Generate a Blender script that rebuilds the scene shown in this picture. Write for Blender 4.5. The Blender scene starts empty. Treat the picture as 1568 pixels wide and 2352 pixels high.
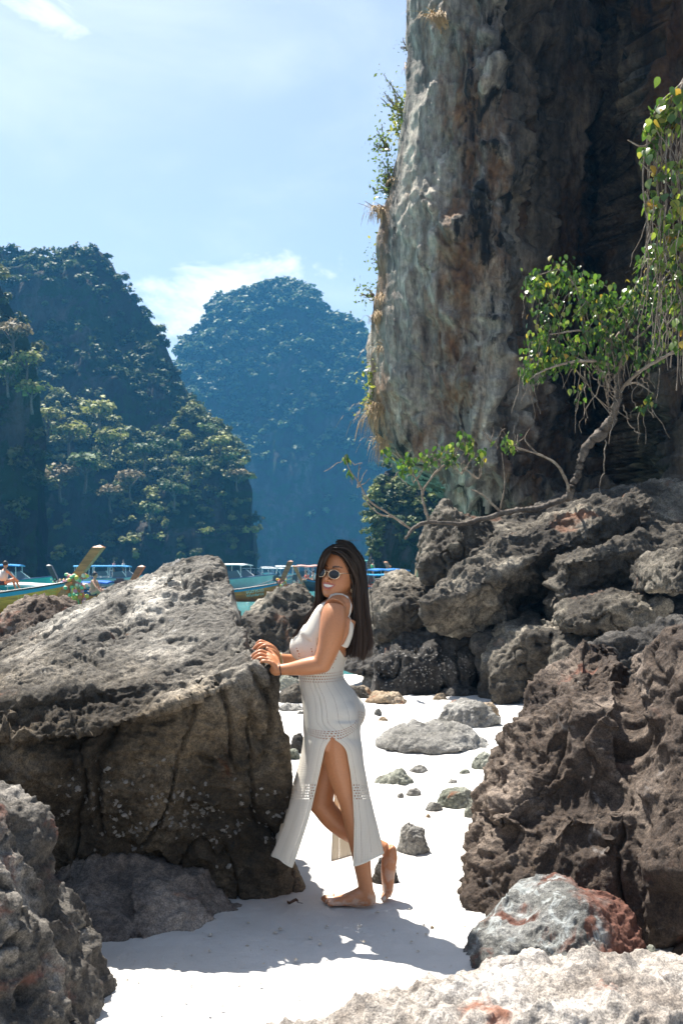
import bpy, bmesh, math, random
import numpy as np
from mathutils import Vector, Matrix
from mathutils.bvhtree import BVHTree
random.seed(7)
RNG = np.random.default_rng(7)
scene = bpy.context.scene
COL = scene.collection
R = math.radians

# ---------------------------------------------------------------- camera
CAM_H = 1.51
F, CU, HV = 2287.0, 784.0, 1306.0      # focal length in photo units, centre column, horizon row
cam_d = bpy.data.cameras.new('camera')
cam_d.sensor_fit = 'VERTICAL'; cam_d.sensor_height = 36.0; cam_d.sensor_width = 24.0
cam_d.lens = F / 2352.0 * 36.0
cam_d.shift_y = (HV - 1176.0) / 2352.0
cam_d.clip_start = 0.05; cam_d.clip_end = 4000.0
cam_d.dof.use_dof = True; cam_d.dof.focus_distance = 4.5; cam_d.dof.aperture_fstop = 9.0
cam = bpy.data.objects.new('camera', cam_d); COL.objects.link(cam)
cam.location = (0, 0, CAM_H); cam.rotation_euler = (R(90), 0, 0)
scene.camera = cam

# ---------------------------------------------------------------- sky and sun
SUN_EL, SUN_AZ = 62.5, 35.0            # sun stands high behind the scene, to the left
world = bpy.data.worlds.new('World'); scene.world = world; world.use_nodes = True
wn = world.node_tree.nodes; wl = world.node_tree.links
for n in list(wn): wn.remove(n)
w_out = wn.new('ShaderNodeOutputWorld'); w_bg = wn.new('ShaderNodeBackground')
w_sky = wn.new('ShaderNodeTexSky'); w_sky.sky_type = 'NISHITA'; w_sky.sun_disc = False
w_sky.sun_elevation = R(SUN_EL); w_sky.sun_rotation = R(-SUN_AZ)
w_sky.air_density = 1.0; w_sky.dust_density = 1.6; w_sky.ozone_density = 1.0
w_bg.inputs['Strength'].default_value = 0.064
w_co = wn.new('ShaderNodeTexCoord')
def wmath(op, a, b=None, clamp=False):
    n = wn.new('ShaderNodeMath'); n.operation = op; n.use_clamp = clamp
    for i, x in enumerate((a, b)):
        if x is None: continue
        if isinstance(x, (int, float)): n.inputs[i].default_value = x
        else: wl.new(x, n.inputs[i])
    return n.outputs[0]
w_sep = wn.new('ShaderNodeSeparateXYZ'); wl.new(w_co.outputs['Generated'], w_sep.inputs[0])
w_map = wn.new('ShaderNodeMapping'); w_map.inputs['Scale'].default_value = (1.0, 1.0, 2.3)
w_map.inputs['Rotation'].default_value = (0, R(-16), 0)
wl.new(w_co.outputs['Generated'], w_map.inputs[0])
def wnoise(scale, detail, rough=0.6, dist=0.0):
    n = wn.new('ShaderNodeTexNoise'); n.inputs['Scale'].default_value = scale
    n.inputs['Detail'].default_value = detail; n.inputs['Roughness'].default_value = rough
    n.inputs['Distortion'].default_value = dist
    wl.new(w_map.outputs[0], n.inputs['Vector']); return n.outputs['Fac']
w_n1 = wnoise(9.0, 9.0, 0.62, 0.6); w_n2 = wnoise(2.6, 6.0, 0.55, 0.4)
def cloud_bank(u, v, ru, rv, tilt, bias):
    """one cloud: an ellipse of sky directions round (u, v) eaten into by noise"""
    ca, sa = math.cos(R(tilt)), math.sin(R(tilt))
    d0 = Vector(((u - CU) / F, 1.0, (HV - v) / F)).normalized()
    right = Vector((ca, 0, sa)); right = (right - d0 * right.dot(d0)).normalized(); upv = d0.cross(right) * -1
    def dot(vec, s):
        n = wn.new('ShaderNodeVectorMath'); n.operation = 'DOT_PRODUCT'
        wl.new(w_co.outputs['Generated'], n.inputs[0]); n.inputs[1].default_value = vec
        return wmath('MULTIPLY', n.outputs['Value'], s)
    a = wmath('SUBTRACT', dot(right, F / ru), d0.dot(right) * F / ru)
    b = wmath('SUBTRACT', dot(upv, F / rv), 0.0)
    rr = wmath('ADD', wmath('MULTIPLY', a, a), wmath('MULTIPLY', b, b))
    m = wmath('SUBTRACT', 1.0, rr)
    # only the half of the sky in front
    m = wmath('ADD', wmath('MULTIPLY', m, 0.55), wmath('MULTIPLY', wmath('SUBTRACT', w_n1, 0.5), 3.0))
    m = wmath('ADD', m, bias)
    nfr = wn.new('ShaderNodeVectorMath'); nfr.operation = 'DOT_PRODUCT'
    wl.new(w_co.outputs['Generated'], nfr.inputs[0]); nfr.inputs[1].default_value = d0
    fr = wmath('MULTIPLY', wmath('SUBTRACT', nfr.outputs['Value'], 0.9), 50.0, True)
    n = wn.new('ShaderNodeMapRange'); n.interpolation_type = 'SMOOTHSTEP'
    n.inputs['From Min'].default_value = 0.0; n.inputs['From Max'].default_value = 0.75
    wl.new(m, n.inputs['Value'])
    return wmath('MULTIPLY', n.outputs[0], fr)
c1 = cloud_bank(520, 672, 235, 74, 15, 0.02)
c2 = cloud_bank(80, 40, 150, 90, 20, -0.25)
c3 = cloud_bank(600, 10, 80, 30, 5, -0.2)
c4 = cloud_bank(20, 800, 80, 30, 40, -0.42)
hz = wn.new('ShaderNodeMapRange'); hz.interpolation_type = 'SMOOTHSTEP'
hz.inputs['From Min'].default_value = 0.46; hz.inputs['From Max'].default_value = 0.8
hz.inputs['To Min'].default_value = 0.12; hz.inputs['To Max'].default_value = 0.5
wl.new(w_n2, hz.inputs['Value'])
cm = wmath('MAXIMUM', wmath('MAXIMUM', c1, wmath('MULTIPLY', c2, 0.8)), wmath('MAXIMUM', wmath('MULTIPLY', c3, 0.6), wmath('MULTIPLY', c4, 0.4)))
cm = wmath('MAXIMUM', cm, hz.outputs[0], True)
w_mix = wn.new('ShaderNodeMixRGB'); wl.new(cm, w_mix.inputs['Fac'])
wl.new(w_sky.outputs[0], w_mix.inputs['Color1']); w_mix.inputs['Color2'].default_value = (7.6, 7.9, 8.2, 1)
wl.new(w_mix.outputs[0], w_bg.inputs['Color']); wl.new(w_bg.outputs[0], w_out.inputs['Surface'])

sun_d = bpy.data.lights.new('sun', 'SUN'); sun_d.energy = 5.0; sun_d.angle = R(0.53); sun_d.color = (1.0, 0.95, 0.87)
sun = bpy.data.objects.new('sun', sun_d); COL.objects.link(sun)
SUN_DIR = Vector((-math.sin(R(SUN_AZ)) * math.cos(R(SUN_EL)), math.cos(R(SUN_AZ)) * math.cos(R(SUN_EL)), math.sin(R(SUN_EL))))
sun.rotation_euler = SUN_DIR.to_track_quat('Z', 'Y').to_euler(); sun.location = SUN_DIR * 100

scene.view_settings.view_transform = 'Standard'; scene.view_settings.look = 'None'
scene.view_settings.exposure = 1.4; scene.view_settings.gamma = 1.0
scene.view_settings.use_curve_mapping = False
scene.render.engine = 'CYCLES'
cy = scene.cycles
cy.use_denoising = True
try: cy.denoiser = 'OPENIMAGEDENOISE'
except Exception: pass
cy.max_bounces = 7; cy.diffuse_bounces = 4; cy.glossy_bounces = 3; cy.transmission_bounces = 4
cy.transparent_max_bounces = 12; cy.volume_bounces = 0; cy.caustics_reflective = False; cy.caustics_refractive = False
cy.sample_clamp_indirect = 8.0

# ---------------------------------------------------------------- helpers
def P(u, v, d):
    """world point seen at photo position (u, v) and standing d metres away"""
    return np.array(((u - CU) / F * d, d, CAM_H + (HV - v) / F * d))
def G(u, v, z=0.0):
    d = (CAM_H - z) * F / (v - HV); p = P(u, v, d); return p

_perm = np.random.default_rng(3).permutation(256).astype(np.int32); _perm = np.concatenate([_perm, _perm, _perm])
_g = np.random.default_rng(4).normal(size=(256, 3)).astype(np.float32); _g /= np.linalg.norm(_g, axis=1)[:, None]
def perlin(p):
    p = np.asarray(p, np.float32)
    i = np.floor(p).astype(np.int32); f = p - i; i &= 255
    t = f * f * f * (f * (f * 6 - 15) + 10)
    out = None
    res = []
    for dx in (0, 1):
        ax = _perm[i[:, 0] + dx]
        for dy in (0, 1):
            ay = _perm[ax + i[:, 1] + dy]
            for dz in (0, 1):
                h = _perm[ay + i[:, 2] + dz]; gr = _g[h]
                res.append(gr[:, 0] * (f[:, 0] - dx) + gr[:, 1] * (f[:, 1] - dy) + gr[:, 2] * (f[:, 2] - dz))
    tx, ty, tz = t[:, 0], t[:, 1], t[:, 2]
    L = lambda a, b, w: a + (b - a) * w
    x00 = L(res[0], res[1], tz); x01 = L(res[2], res[3], tz); x10 = L(res[4], res[5], tz); x11 = L(res[6], res[7], tz)
    return L(L(x00, x01, ty), L(x10, x11, ty), tx) * 1.5
def fbm(p, octaves=4, gain=0.5, lac=2.03):
    a, s = 1.0, 0.0; q = np.asarray(p, np.float32)
    for k in range(octaves):
        s = s + a * perlin(q + 17.3 * k); a *= gain; q = q * lac
    return s
def ridged(p, octaves=3, gain=0.5, lac=2.1):
    a, s = 1.0, 0.0; q = np.asarray(p, np.float32)
    for k in range(octaves):
        n = 1 - np.abs(perlin(q + 9.7 * k)) * 1.6; s = s + a * n * np.abs(n); a *= gain; q = q * lac
    return s
def sstep(a, b, x):
    t = np.clip((x - a) / (b - a), 0, 1); return t * t * (3 - 2 * t)

def mesh_from(name, verts, faces, smooth=True):
    """faces: an (n,3) or (n,4) array, or a list of such arrays / tuples"""
    me = bpy.data.meshes.new(name)
    verts = np.asarray(verts, np.float32)
    if isinstance(faces, np.ndarray):
        n, k = faces.shape
        me.vertices.add(len(verts)); me.vertices.foreach_set('co', verts.ravel())
        me.loops.add(n * k); me.loops.foreach_set('vertex_index', faces.astype(np.int32).ravel())
        me.polygons.add(n); me.polygons.foreach_set('loop_start', np.arange(0, n * k, k, dtype=np.int32))
        me.update(calc_edges=True)
    else:
        me.from_pydata([tuple(map(float, v)) for v in verts], [], [tuple(map(int, f)) for f in faces]); me.update()
    if smooth: me.polygons.foreach_set('use_smooth', np.ones(len(me.polygons), bool))
    return me
def set_col(me, col, name='tint'):
    a = me.color_attributes.new(name, 'FLOAT_COLOR', 'POINT')
    c = np.ones((len(me.vertices), 4), np.float32); c[:, :3] = col
    a.data.foreach_set('color', c.ravel())
def link(name, me, mat=None, parent=None, **props):
    o = bpy.data.objects.new(name, me); COL.objects.link(o)
    if mat is not None and not me.materials: me.materials.append(mat)
    if parent is not None: o.parent = parent
    for k, v in props.items(): o[k] = v
    return o
def thing(name, label, cat, loc=(0, 0, 0), group=None):
    o = bpy.data.objects.new(name, None); COL.objects.link(o); o.location = loc
    o.empty_display_size = 0.1
    o['label'] = label; o['category'] = cat
    if group: o['group'] = group
    return o
def under(o, parent):
    """make o a child of parent, keeping its place"""
    o.parent = parent; o.matrix_parent_inverse = Matrix.Translation(-Vector(parent.location)) if parent.type == 'EMPTY' else Matrix()
    return o
class MB:
    """collects pieces of one mesh"""
    def __init__(s): s.v = []; s.f = []
    def add(s, v, f):
        o = len(s.v); s.v.extend([tuple(map(float, x)) for x in v]); s.f.extend([tuple(int(i) + o for i in q) for q in f])
    def box(s, c, size, rot=None):
        c = Vector(c); m = rot or Matrix.Identity(3)
        vs = [c + m @ Vector((sx * size[0] / 2, sy * size[1] / 2, sz * size[2] / 2)) for sx in (-1, 1) for sy in (-1, 1) for sz in (-1, 1)]
        s.add(vs, [(0, 1, 3, 2), (4, 6, 7, 5), (0, 4, 5, 1), (2, 3, 7, 6), (0, 2, 6, 4), (1, 5, 7, 3)])
    def bar(s, a, b, w, h=None):
        a, b = Vector(a), Vector(b); d = b - a; h = h or w
        q = d.to_track_quat('Z', 'Y').to_matrix(); s.box((a + b) / 2, (w, h, d.length), q)
    def tube(s, pts, rad, n=8, cap=True):
        v, f = tube_mesh(pts, rad, n, cap); s.add(v, f)
    def ball(s, c, r, n=8, squash=(1, 1, 1)):
        vs = []; fs = []
        for i in range(n // 2 + 1):
            th = math.pi * i / (n // 2)
            for j in range(n):
                ph = 2 * math.pi * j / n
                vs.append((c[0] + r * squash[0] * math.sin(th) * math.cos(ph), c[1] + r * squash[1] * math.sin(th) * math.sin(ph), c[2] + r * squash[2] * math.cos(th)))
        for i in range(n // 2):
            for j in range(n):
                fs.append((i * n + j, (i + 1) * n + j, (i + 1) * n + (j + 1) % n, i * n + (j + 1) % n))
        s.add(vs, fs)
    def build(s, name, mat, parent=None, smooth=False, **props):
        me = mesh_from(name, s.v, s.f, smooth); o = link(name, me, mat, **props)
        if parent is not None: under(o, parent)
        return o
def spline(pts, n):
    """Catmull-Rom through pts (k, m) -> n samples"""
    p = np.asarray(pts, float)
    if len(p) == 2: t = np.linspace(0, 1, n)[:, None]; return p[0] * (1 - t) + p[1] * t
    q = np.vstack([2 * p[0] - p[1], p, 2 * p[-1] - p[-2]]); k = len(p) - 1
    t = np.linspace(0, k, n); i = np.minimum(t.astype(int), k - 1); f = (t - i)[:, None]
    a, b, c, d = q[i], q[i + 1], q[i + 2], q[i + 3]
    return 0.5 * (2 * b + (c - a) * f + (2 * a - 5 * b + 4 * c - d) * f ** 2 + (3 * b - a - 3 * c + d) * f ** 3)
def tube_mesh(pts, rad, n=8, cap=True):
    pts = np.asarray(pts, float); k = len(pts)
    rad = np.broadcast_to(np.asarray(rad, float), (k,)) if np.ndim(rad) == 0 or len(np.atleast_1d(rad)) == k else np.interp(np.linspace(0, 1, k), np.linspace(0, 1, len(rad)), rad)
    tan = np.gradient(pts, axis=0); tan /= np.linalg.norm(tan, axis=1)[:, None] + 1e-9
    ref = np.array((0.31, 0.2, 0.93)); 
    if abs(tan.mean(0) @ ref) > 0.9: ref = np.array((1.0, 0.1, 0))
    x = np.cross(tan, ref); x /= np.linalg.norm(x, axis=1)[:, None] + 1e-9; y = np.cross(tan, x)
    a = np.arange(n) * 2 * math.pi / n
    v = pts[:, None] + rad[:, None, None] * (np.cos(a)[None, :, None] * x[:, None] + np.sin(a)[None, :, None] * y[:, None])
    v = v.reshape(-1, 3); f = []
    for i in range(k - 1):
        for j in range(n):
            f.append((i * n + j, i * n + (j + 1) % n, (i + 1) * n + (j + 1) % n, (i + 1) * n + j))
    if cap: f.append(tuple(range(n))[::-1]); f.append(tuple((k - 1) * n + j for j in range(n)))
    return v, f
def grid_faces(nr, nc, wrap=False):
    r = np.arange(nr - 1)[:, None]; c = np.arange(nc if wrap else nc - 1)[None]
    c2 = (c + 1) % nc
    return np.stack([r * nc + c, r * nc + c2, (r + 1) * nc + c2, (r + 1) * nc + c], -1).reshape(-1, 4)

# ---- node materials
class NM:
    def __init__(s, name):
        s.m = bpy.data.materials.new(name); s.m.use_nodes = True; s.t = s.m.node_tree; s.n = s.t.nodes; s.l = s.t.links
        s.b = next(x for x in s.n if x.type == 'BSDF_PRINCIPLED'); s.out = next(x for x in s.n if x.type == 'OUTPUT_MATERIAL')
        s.co = s.n.new('ShaderNodeTexCoord')
    def set(s, key, val):
        i = s.b.inputs[key]
        if hasattr(val, 'is_linked') or isinstance(val, bpy.types.NodeSocket): s.l.new(val, i)
        else: i.default_value = (*val, 1) if isinstance(val, tuple) and len(val) == 3 and i.type == 'RGBA' else val
        return s
    def mapping(s, scale=(1, 1, 1), rot=(0, 0, 0), src='Object'):
        n = s.n.new('ShaderNodeMapping'); n.inputs['Scale'].default_value = scale; n.inputs['Rotation'].default_value = rot
        s.l.new(s.co.outputs[src], n.inputs[0]); return n.outputs[0]
    def noise(s, scale, detail=6, rough=0.6, vec=None, dist=0.0):
        n = s.n.new('ShaderNodeTexNoise'); n.inputs['Scale'].default_value = scale; n.inputs['Detail'].default_value = detail
        n.inputs['Roughness'].default_value = rough; n.inputs['Distortion'].default_value = dist
        s.l.new(vec if vec is not None else s.co.outputs['Object'], n.inputs['Vector']); return n.outputs['Fac']
    def voro(s, scale, vec=None, feature='F1', out='Distance'):
        n = s.n.new('ShaderNodeTexVoronoi'); n.feature = feature; n.inputs['Scale'].default_value = scale
        s.l.new(vec if vec is not None else s.co.outputs['Object'], n.inputs['Vector']); return n.outputs[out]
    def ramp(s, fac, stops, interp='LINEAR'):
        n = s.n.new('ShaderNodeValToRGB'); cr = n.color_ramp; cr.interpolation = interp
        while len(cr.elements) < len(stops): cr.elements.new(0.5)
        for e, (p, c) in zip(cr.elements, stops):
            e.position = p; e.color = (*c, 1) if len(c) == 3 else c
        s.l.new(fac, n.inputs[0]); return n.outputs[0]
    def mapr(s, val, a, b, c=0.0, d=1.0):
        n = s.n.new('ShaderNodeMapRange'); n.interpolation_type = 'SMOOTHSTEP'
        for k, x in zip(('From Min', 'From Max', 'To Min', 'To Max'), (a, b, c, d)): n.inputs[k].default_value = x
        s.l.new(val, n.inputs['Value']); return n.outputs[0]
    def mix(s, fac, a, b, mode='MIX'):
        n = s.n.new('ShaderNodeMixRGB'); n.blend_type = mode
        for i, x in zip((0, 1, 2), (fac, a, b)):
            if isinstance(x, (int, float)): n.inputs[i].default_value = x
            elif isinstance(x, tuple): n.inputs[i].default_value = (*x, 1) if len(x) == 3 else x
            else: s.l.new(x, n.inputs[i])
        return n.outputs[0]
    def math(s, op, a, b=None, clamp=False):
        n = s.n.new('ShaderNodeMath'); n.operation = op; n.use_clamp = clamp
        for i, x in enumerate((a, b)):
            if x is None: continue
            if isinstance(x, (int, float)): n.inputs[i].default_value = x
            else: s.l.new(x, n.inputs[i])
        return n.outputs[0]
    def sep(s, vec):
        n = s.n.new('ShaderNodeSeparateXYZ'); s.l.new(vec, n.inputs[0]); return n.outputs
    def attr(s, name):
        n = s.n.new('ShaderNodeAttribute'); n.attribute_name = name; return n.outputs['Color']
    def bump(s, h, strength=0.5, dist=0.02):
        n = s.n.new('ShaderNodeBump'); n.inputs['Strength'].default_value = strength; n.inputs['Distance'].default_value = dist
        s.l.new(h, n.inputs['Height']); s.l.new(n.outputs[0], s.b.inputs['Normal']); return s
def plain(name, col, rough=0.6, metal=0.0, var=0.12, scale=6.0):
    m = NM(name); c2 = tuple(x * (1 - var) for x in col); c3 = tuple(min(1, x * (1 + var)) for x in col)
    m.set('Base Color', m.ramp(m.noise(scale, 5), [(0.3, c2), (0.7, c3)])).set('Roughness', rough).set('Metallic', metal)
    return m.m

# ---- rocks
def hull_into(bm, pts):
    vs = [bm.verts.new(tuple(map(float, p))) for p in pts]
    r = bmesh.ops.convex_hull(bm, input=vs)
    bmesh.ops.delete(bm, geom=[g for g in set(r['geom_interior']) | set(r['geom_unused']) if isinstance(g, bmesh.types.BMVert) and g.is_valid], context='VERTS')
def remeshed(me, voxel):
    o = bpy.data.objects.new('tmp', me); COL.objects.link(o)
    md = o.modifiers.new('r', 'REMESH'); md.mode = 'VOXEL'; md.voxel_size = voxel; md.use_smooth_shade = True
    dg = bpy.context.evaluated_depsgraph_get(); dg.update()
    ev = o.evaluated_get(dg); out = bpy.data.meshes.new_from_object(ev)
    bpy.data.objects.remove(o); bpy.data.meshes.remove(me)
    return out
def get_v(me):
    a = np.empty(len(me.vertices) * 3, np.float32); me.vertices.foreach_get('co', a); return a.reshape(-1, 3)
def get_n(me):
    a = np.empty(len(me.vertices) * 3, np.float32); me.vertices.foreach_get('normal', a); return a.reshape(-1, 3)
def put_v(me, v):
    me.vertices.foreach_set('co', np.asarray(v, np.float32).ravel()); me.update()
def edges_of(me):
    e = np.empty(len(me.edges) * 2, np.int32); me.edges.foreach_get('vertices', e); return e.reshape(-1, 2)
def relax(me, n, k=0.5):
    e = edges_of(me); v = get_v(me); nv = len(v)
    deg = np.bincount(e.ravel(), minlength=nv).astype(np.float32)[:, None]
    for _ in range(n):
        s = np.stack([np.bincount(e[:, 0], v[e[:, 1], c], nv) + np.bincount(e[:, 1], v[e[:, 0], c], nv) for c in range(3)], 1)
        v = v + k * (s / deg - v)
    put_v(me, v)
def rough_up(me, spec, seed=0.0):
    """push the vertices along their normals by a sum of noises"""
    v = get_v(me); n = get_n(me); q = v + np.float32(seed * 13.7)
    h = np.zeros(len(v), np.float32)
    var = 0.55 + 0.65 * sstep(-0.35, 0.35, fbm(q * 0.9 + 31, 3))      # rough and smooth patches
    nz = np.clip(n[:, 2], 0, 1)
    for kind, freq, amp, *o in spec:
        fr = np.asarray(freq if isinstance(freq, tuple) else (freq,) * 3, np.float32)
        if kind == 'fbm': h += amp * fbm(q * fr, o[0] if o else 4)
        elif kind == 'ridge': h += amp * (ridged(q * fr, o[0] if o else 3) - 0.7) * (var if freq > 7 else 1)
        elif kind == 'terrace':                     # broken plates with sharp steps
            t = o[0] * fbm(q * fr, 4); f_ = t - np.floor(t); h += amp * (np.floor(t) + sstep(0.36, 0.64, f_))
        elif kind == 'strata':                      # ledges across the bedding direction
            d = np.asarray(o[0], np.float32); d = d / np.linalg.norm(d)
            s = (v @ d) * freq + 0.55 * fbm(q * 1.3, 3)
            fr_ = s - np.floor(s); k = perlin(np.stack([np.floor(s) * 3.7 + seed, q[:, 0] * 0.8, q[:, 1] * 0.8], 1))
            h += amp * (sstep(0.0, 0.82, fr_) - sstep(0.86, 1.0, fr_)) * (0.55 + k)
        elif kind == 'grain':                       # sharp blades stretched along a direction
            d = np.asarray(o[0], np.float32); d = d / np.linalg.norm(d)
            st = o[1]; al = (q @ d)[:, None] * d
            qq = (q - al) * freq + al * (freq / st)
            h += amp * (ridged(qq, 3) - 0.7) * (1.05 - np.abs(n @ d)) * var
        elif kind == 'pit':
            p = perlin(q * fr); h -= amp * sstep(0.28, 0.55, p) * var
        elif kind == 'crack':
            p = np.abs(fbm(q * fr, 3)); h -= amp * (1 - sstep(0.0, o[0] if o else 0.06, p)) * (1.0 - 0.8 * nz)
    # vertices close to the sand stay, so nothing frays there
    put_v(me, v + n * (h - h.mean() - 0.15 * h.std())[:, None])
def shrink_pts(front, thick, k=0.8):
    w = [P(*p) for p in front]; c = np.mean(w, 0); out = list(w)
    for p in w:
        q = p.copy(); q[0] = c[0] + (p[0] - c[0]) * k; q[2] = min(p[2], c[2] + (p[2] - c[2]) * k) if p[2] > c[2] else p[2]
        q[1] += thick; out.append(q)
    return out
def rock(name, label, hulls, voxel, spec, mat, smooth=6, seed=0.0, cat='rock', group=None):
    bm = bmesh.new()
    for h in hulls:
        pts = shrink_pts(h[0], h[1], *(h[2:] if len(h) > 2 else ())) if isinstance(h, tuple) else [P(*p) for p in h]
        pts = list(pts) + [np.array((p[0], p[1], p[2] - 0.25)) for p in pts if p[2] < 0.12]     # feet go down into the sand
        hull_into(bm, pts)
    me = bpy.data.meshes.new(name); bm.to_mesh(me); bm.free()
    me = remeshed(me, voxel); me.name = name
    relax(me, smooth); rough_up(me, spec, seed)
    me.polygons.foreach_set('use_smooth', np.ones(len(me.polygons), bool))
    me.materials.clear(); o = link(name, me, mat); o['label'] = label; o['category'] = cat
    if group: o['group'] = group
    return o

# ---------------------------------------------------------------- materials of the place
def rock_mat(name, dark, mid, light, scale=2.2, rust=0.0, rust_col=(0.24, 0.10, 0.05), band=None, bump=(0.6, 0.02), rough=0.85,
             stretch=(1, 1, 1), pale=None, fine=55.0, red_side=None):
    m = NM(name); vec = m.mapping(stretch)
    a = m.noise(scale, 10, 0.62, vec, 0.3); c = m.ramp(a, [(0.30, dark), (0.50, mid), (0.70, light)])
    sp = m.noise(scale * 14, 6, 0.7, vec); c = m.mix(0.75, c, m.ramp(sp, [(0.30, (0.28, 0.28, 0.29)), (0.5, (0.9, 0.9, 0.9)), (0.72, (1.7, 1.66, 1.58))]), 'MULTIPLY')
    vs = m.noise(scale * 60, 3, 0.7); c = m.mix(0.68, c, m.ramp(vs, [(0.34, (0.3, 0.3, 0.3)), (0.64, (1.6, 1.6, 1.58))]), 'MULTIPLY')  # grain speckle; its dark side also paints in the shade of pits
    if rust:
        rn = m.noise(scale * 1.1, 7, 0.62, m.mapping(stretch, (0.4, 1.3, 0.2)), 0.8)
        c = m.mix(m.mapr(rn, 0.64 - 0.2 * rust, 0.74 - 0.16 * rust), c, m.mix(1.0, rust_col, m.ramp(sp, [(0.3, (0.5, 0.5, 0.5)), (0.7, (1.3, 1.3, 1.3))]), 'MULTIPLY'))
    if pale:
        pn = m.noise(scale * 1.7, 8, 0.65, m.mapping(stretch, (1.1, 0.3, 2.2)), 1.2)
        c = m.mix(m.mapr(pn, pale[1], pale[1] + 0.1), c, pale[0])
    if red_side:                                 # iron-red end of the stone
        rx = m.math('ADD', m.sep(m.co.outputs['Object'])[0], m.math('MULTIPLY', m.math('SUBTRACT', m.noise(5, 6), 0.5), 0.45))
        c = m.mix(m.mapr(rx, red_side[0], red_side[1]), c, m.mix(1.0, rust_col, m.ramp(sp, [(0.3, (0.45, 0.45, 0.45)), (0.7, (1.5, 1.5, 1.5))]), 'MULTIPLY'))
    if band:                                     # weed-dark tide mark below a wavy line, with the face's shade painted in
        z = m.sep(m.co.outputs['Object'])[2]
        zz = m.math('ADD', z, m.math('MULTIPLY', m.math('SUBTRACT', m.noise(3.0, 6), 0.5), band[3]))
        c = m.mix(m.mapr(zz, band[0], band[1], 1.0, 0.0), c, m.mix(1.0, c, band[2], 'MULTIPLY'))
    m.set('Base Color', c).set('Roughness', rough)
    m.b.inputs['Specular IOR Level'].default_value = 0.35
    h = m.math('ADD', m.noise(fine, 8, 0.72), m.math('MULTIPLY', m.voro(fine * 0.55), 0.6))
    m.bump(h, *bump)
    return m.m
LEFT_ROCK = rock_mat('grey_karst_rock', (0.040, 0.035, 0.031), (0.167, 0.155, 0.135), (0.571, 0.534, 0.470), 2.0, rust=0.06, band=(0.85, 1.25, (0.36, 0.30, 0.23), 0.4), pale=((0.42, 0.41, 0.39), 0.62), bump=(0.8, 0.02))  # sunlit top painted lighter; band darkens the shaded face below
LOW_ROCK = rock_mat('smooth_dark_rock', (0.066, 0.055, 0.050), (0.130, 0.109, 0.096), (0.328, 0.280, 0.240), 2.4, rust=0.1, bump=(0.5, 0.012))
NEAR_ROCK = rock_mat('near_left_rock', (0.024, 0.019, 0.017), (0.088, 0.079, 0.068), (0.399, 0.365, 0.323), 2.6, rust=0.42, rust_col=(0.16, 0.07, 0.05), bump=(0.7, 0.02))
RIGHT_ROCK = rock_mat('brown_pitted_rock', (0.029, 0.020, 0.016), (0.077, 0.055, 0.041), (0.276, 0.220, 0.178), 2.2, rust=0.15, rust_col=(0.2, 0.09, 0.06), bump=(1.0, 0.022), fine=42.0, pale=((0.22, 0.20, 0.185), 0.62))
COLOUR_ROCK = rock_mat('red_and_white_rock', (0.070, 0.070, 0.065), (0.150, 0.150, 0.140), (0.300, 0.300, 0.288), 3.2, rust=0.55, rust_col=(0.145, 0.062, 0.042), bump=(0.8, 0.02), stretch=(1.8, 1.8, 0.6), pale=((0.34, 0.36, 0.35), 0.53), red_side=(0.93, 1.02))
FRONT_ROCK = rock_mat('pale_front_rock', (0.165, 0.135, 0.112), (0.375, 0.338, 0.300), (0.561, 0.527, 0.493), 3.0, rust=0.40, rust_col=(0.30, 0.14, 0.09), bump=(0.7, 0.02))
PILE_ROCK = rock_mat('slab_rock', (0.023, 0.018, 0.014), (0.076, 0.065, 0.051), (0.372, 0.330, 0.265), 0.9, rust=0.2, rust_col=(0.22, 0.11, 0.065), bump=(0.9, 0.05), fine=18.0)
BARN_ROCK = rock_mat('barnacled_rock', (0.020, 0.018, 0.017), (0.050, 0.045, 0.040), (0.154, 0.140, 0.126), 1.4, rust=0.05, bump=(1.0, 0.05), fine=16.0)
STONE = rock_mat('beach_stone', (0.121, 0.116, 0.103), (0.233, 0.224, 0.207), (0.403, 0.394, 0.365), 3.0, rust=0.1, bump=(0.7, 0.02))
OCHRE = rock_mat('ochre_stone', (0.176, 0.120, 0.072), (0.304, 0.224, 0.144), (0.400, 0.336, 0.256), 3.0, rust=0.3, bump=(0.7, 0.02))
GREENISH = rock_mat('greenish_stone', (0.104, 0.112, 0.080), (0.208, 0.216, 0.176), (0.352, 0.352, 0.304), 4.0, rust=0.1, bump=(0.8, 0.02))

# ---------------------------------------------------------------- sand: one sheet, dry beach in front, sea floor behind
def sand_z(x, y):
    shore = 15.5 + 0.10 * x
    z = 0.02 * np.sin(x * 1.1 + 0.5) * np.sin(y * 0.9)
    z = z - 0.055 * np.clip(y - shore + 4, 0, None) - 0.12 * np.clip(y - 22, 0, None)
    z = z + 0.5 * sstep(1.5, 5, x) * sstep(11, 15, y) * 0.6
    left = sstep(-2.2, -5.5, x) * sstep(5.5, 8.0, y); z = z - 0.9 * left
    return np.maximum(z, -1.3)
ys = np.concatenate([np.linspace(-3, 2.4, 12), np.geomspace(2.5, 16, 330), np.geomspace(16.3, 560, 60)])
xt = np.concatenate([np.linspace(-1, -0.42, 14)[:-1], np.linspace(-0.42, 0.42, 300), np.linspace(0.42, 1, 14)[1:]])
hw = np.clip(1.2 * np.maximum(ys, 2.2), 0, 380); hw = np.maximum(hw, 2.6)
X = xt[None] * hw[:, None]; Y = np.repeat(ys[:, None], len(xt), 1)
sp = np.stack([X.ravel(), Y.ravel(), np.zeros(X.size)], 1).astype(np.float32)
Zs = sand_z(sp[:, 0], sp[:, 1])
near = (1 - sstep(12, 18, sp[:, 1])).astype(np.float32)
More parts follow.
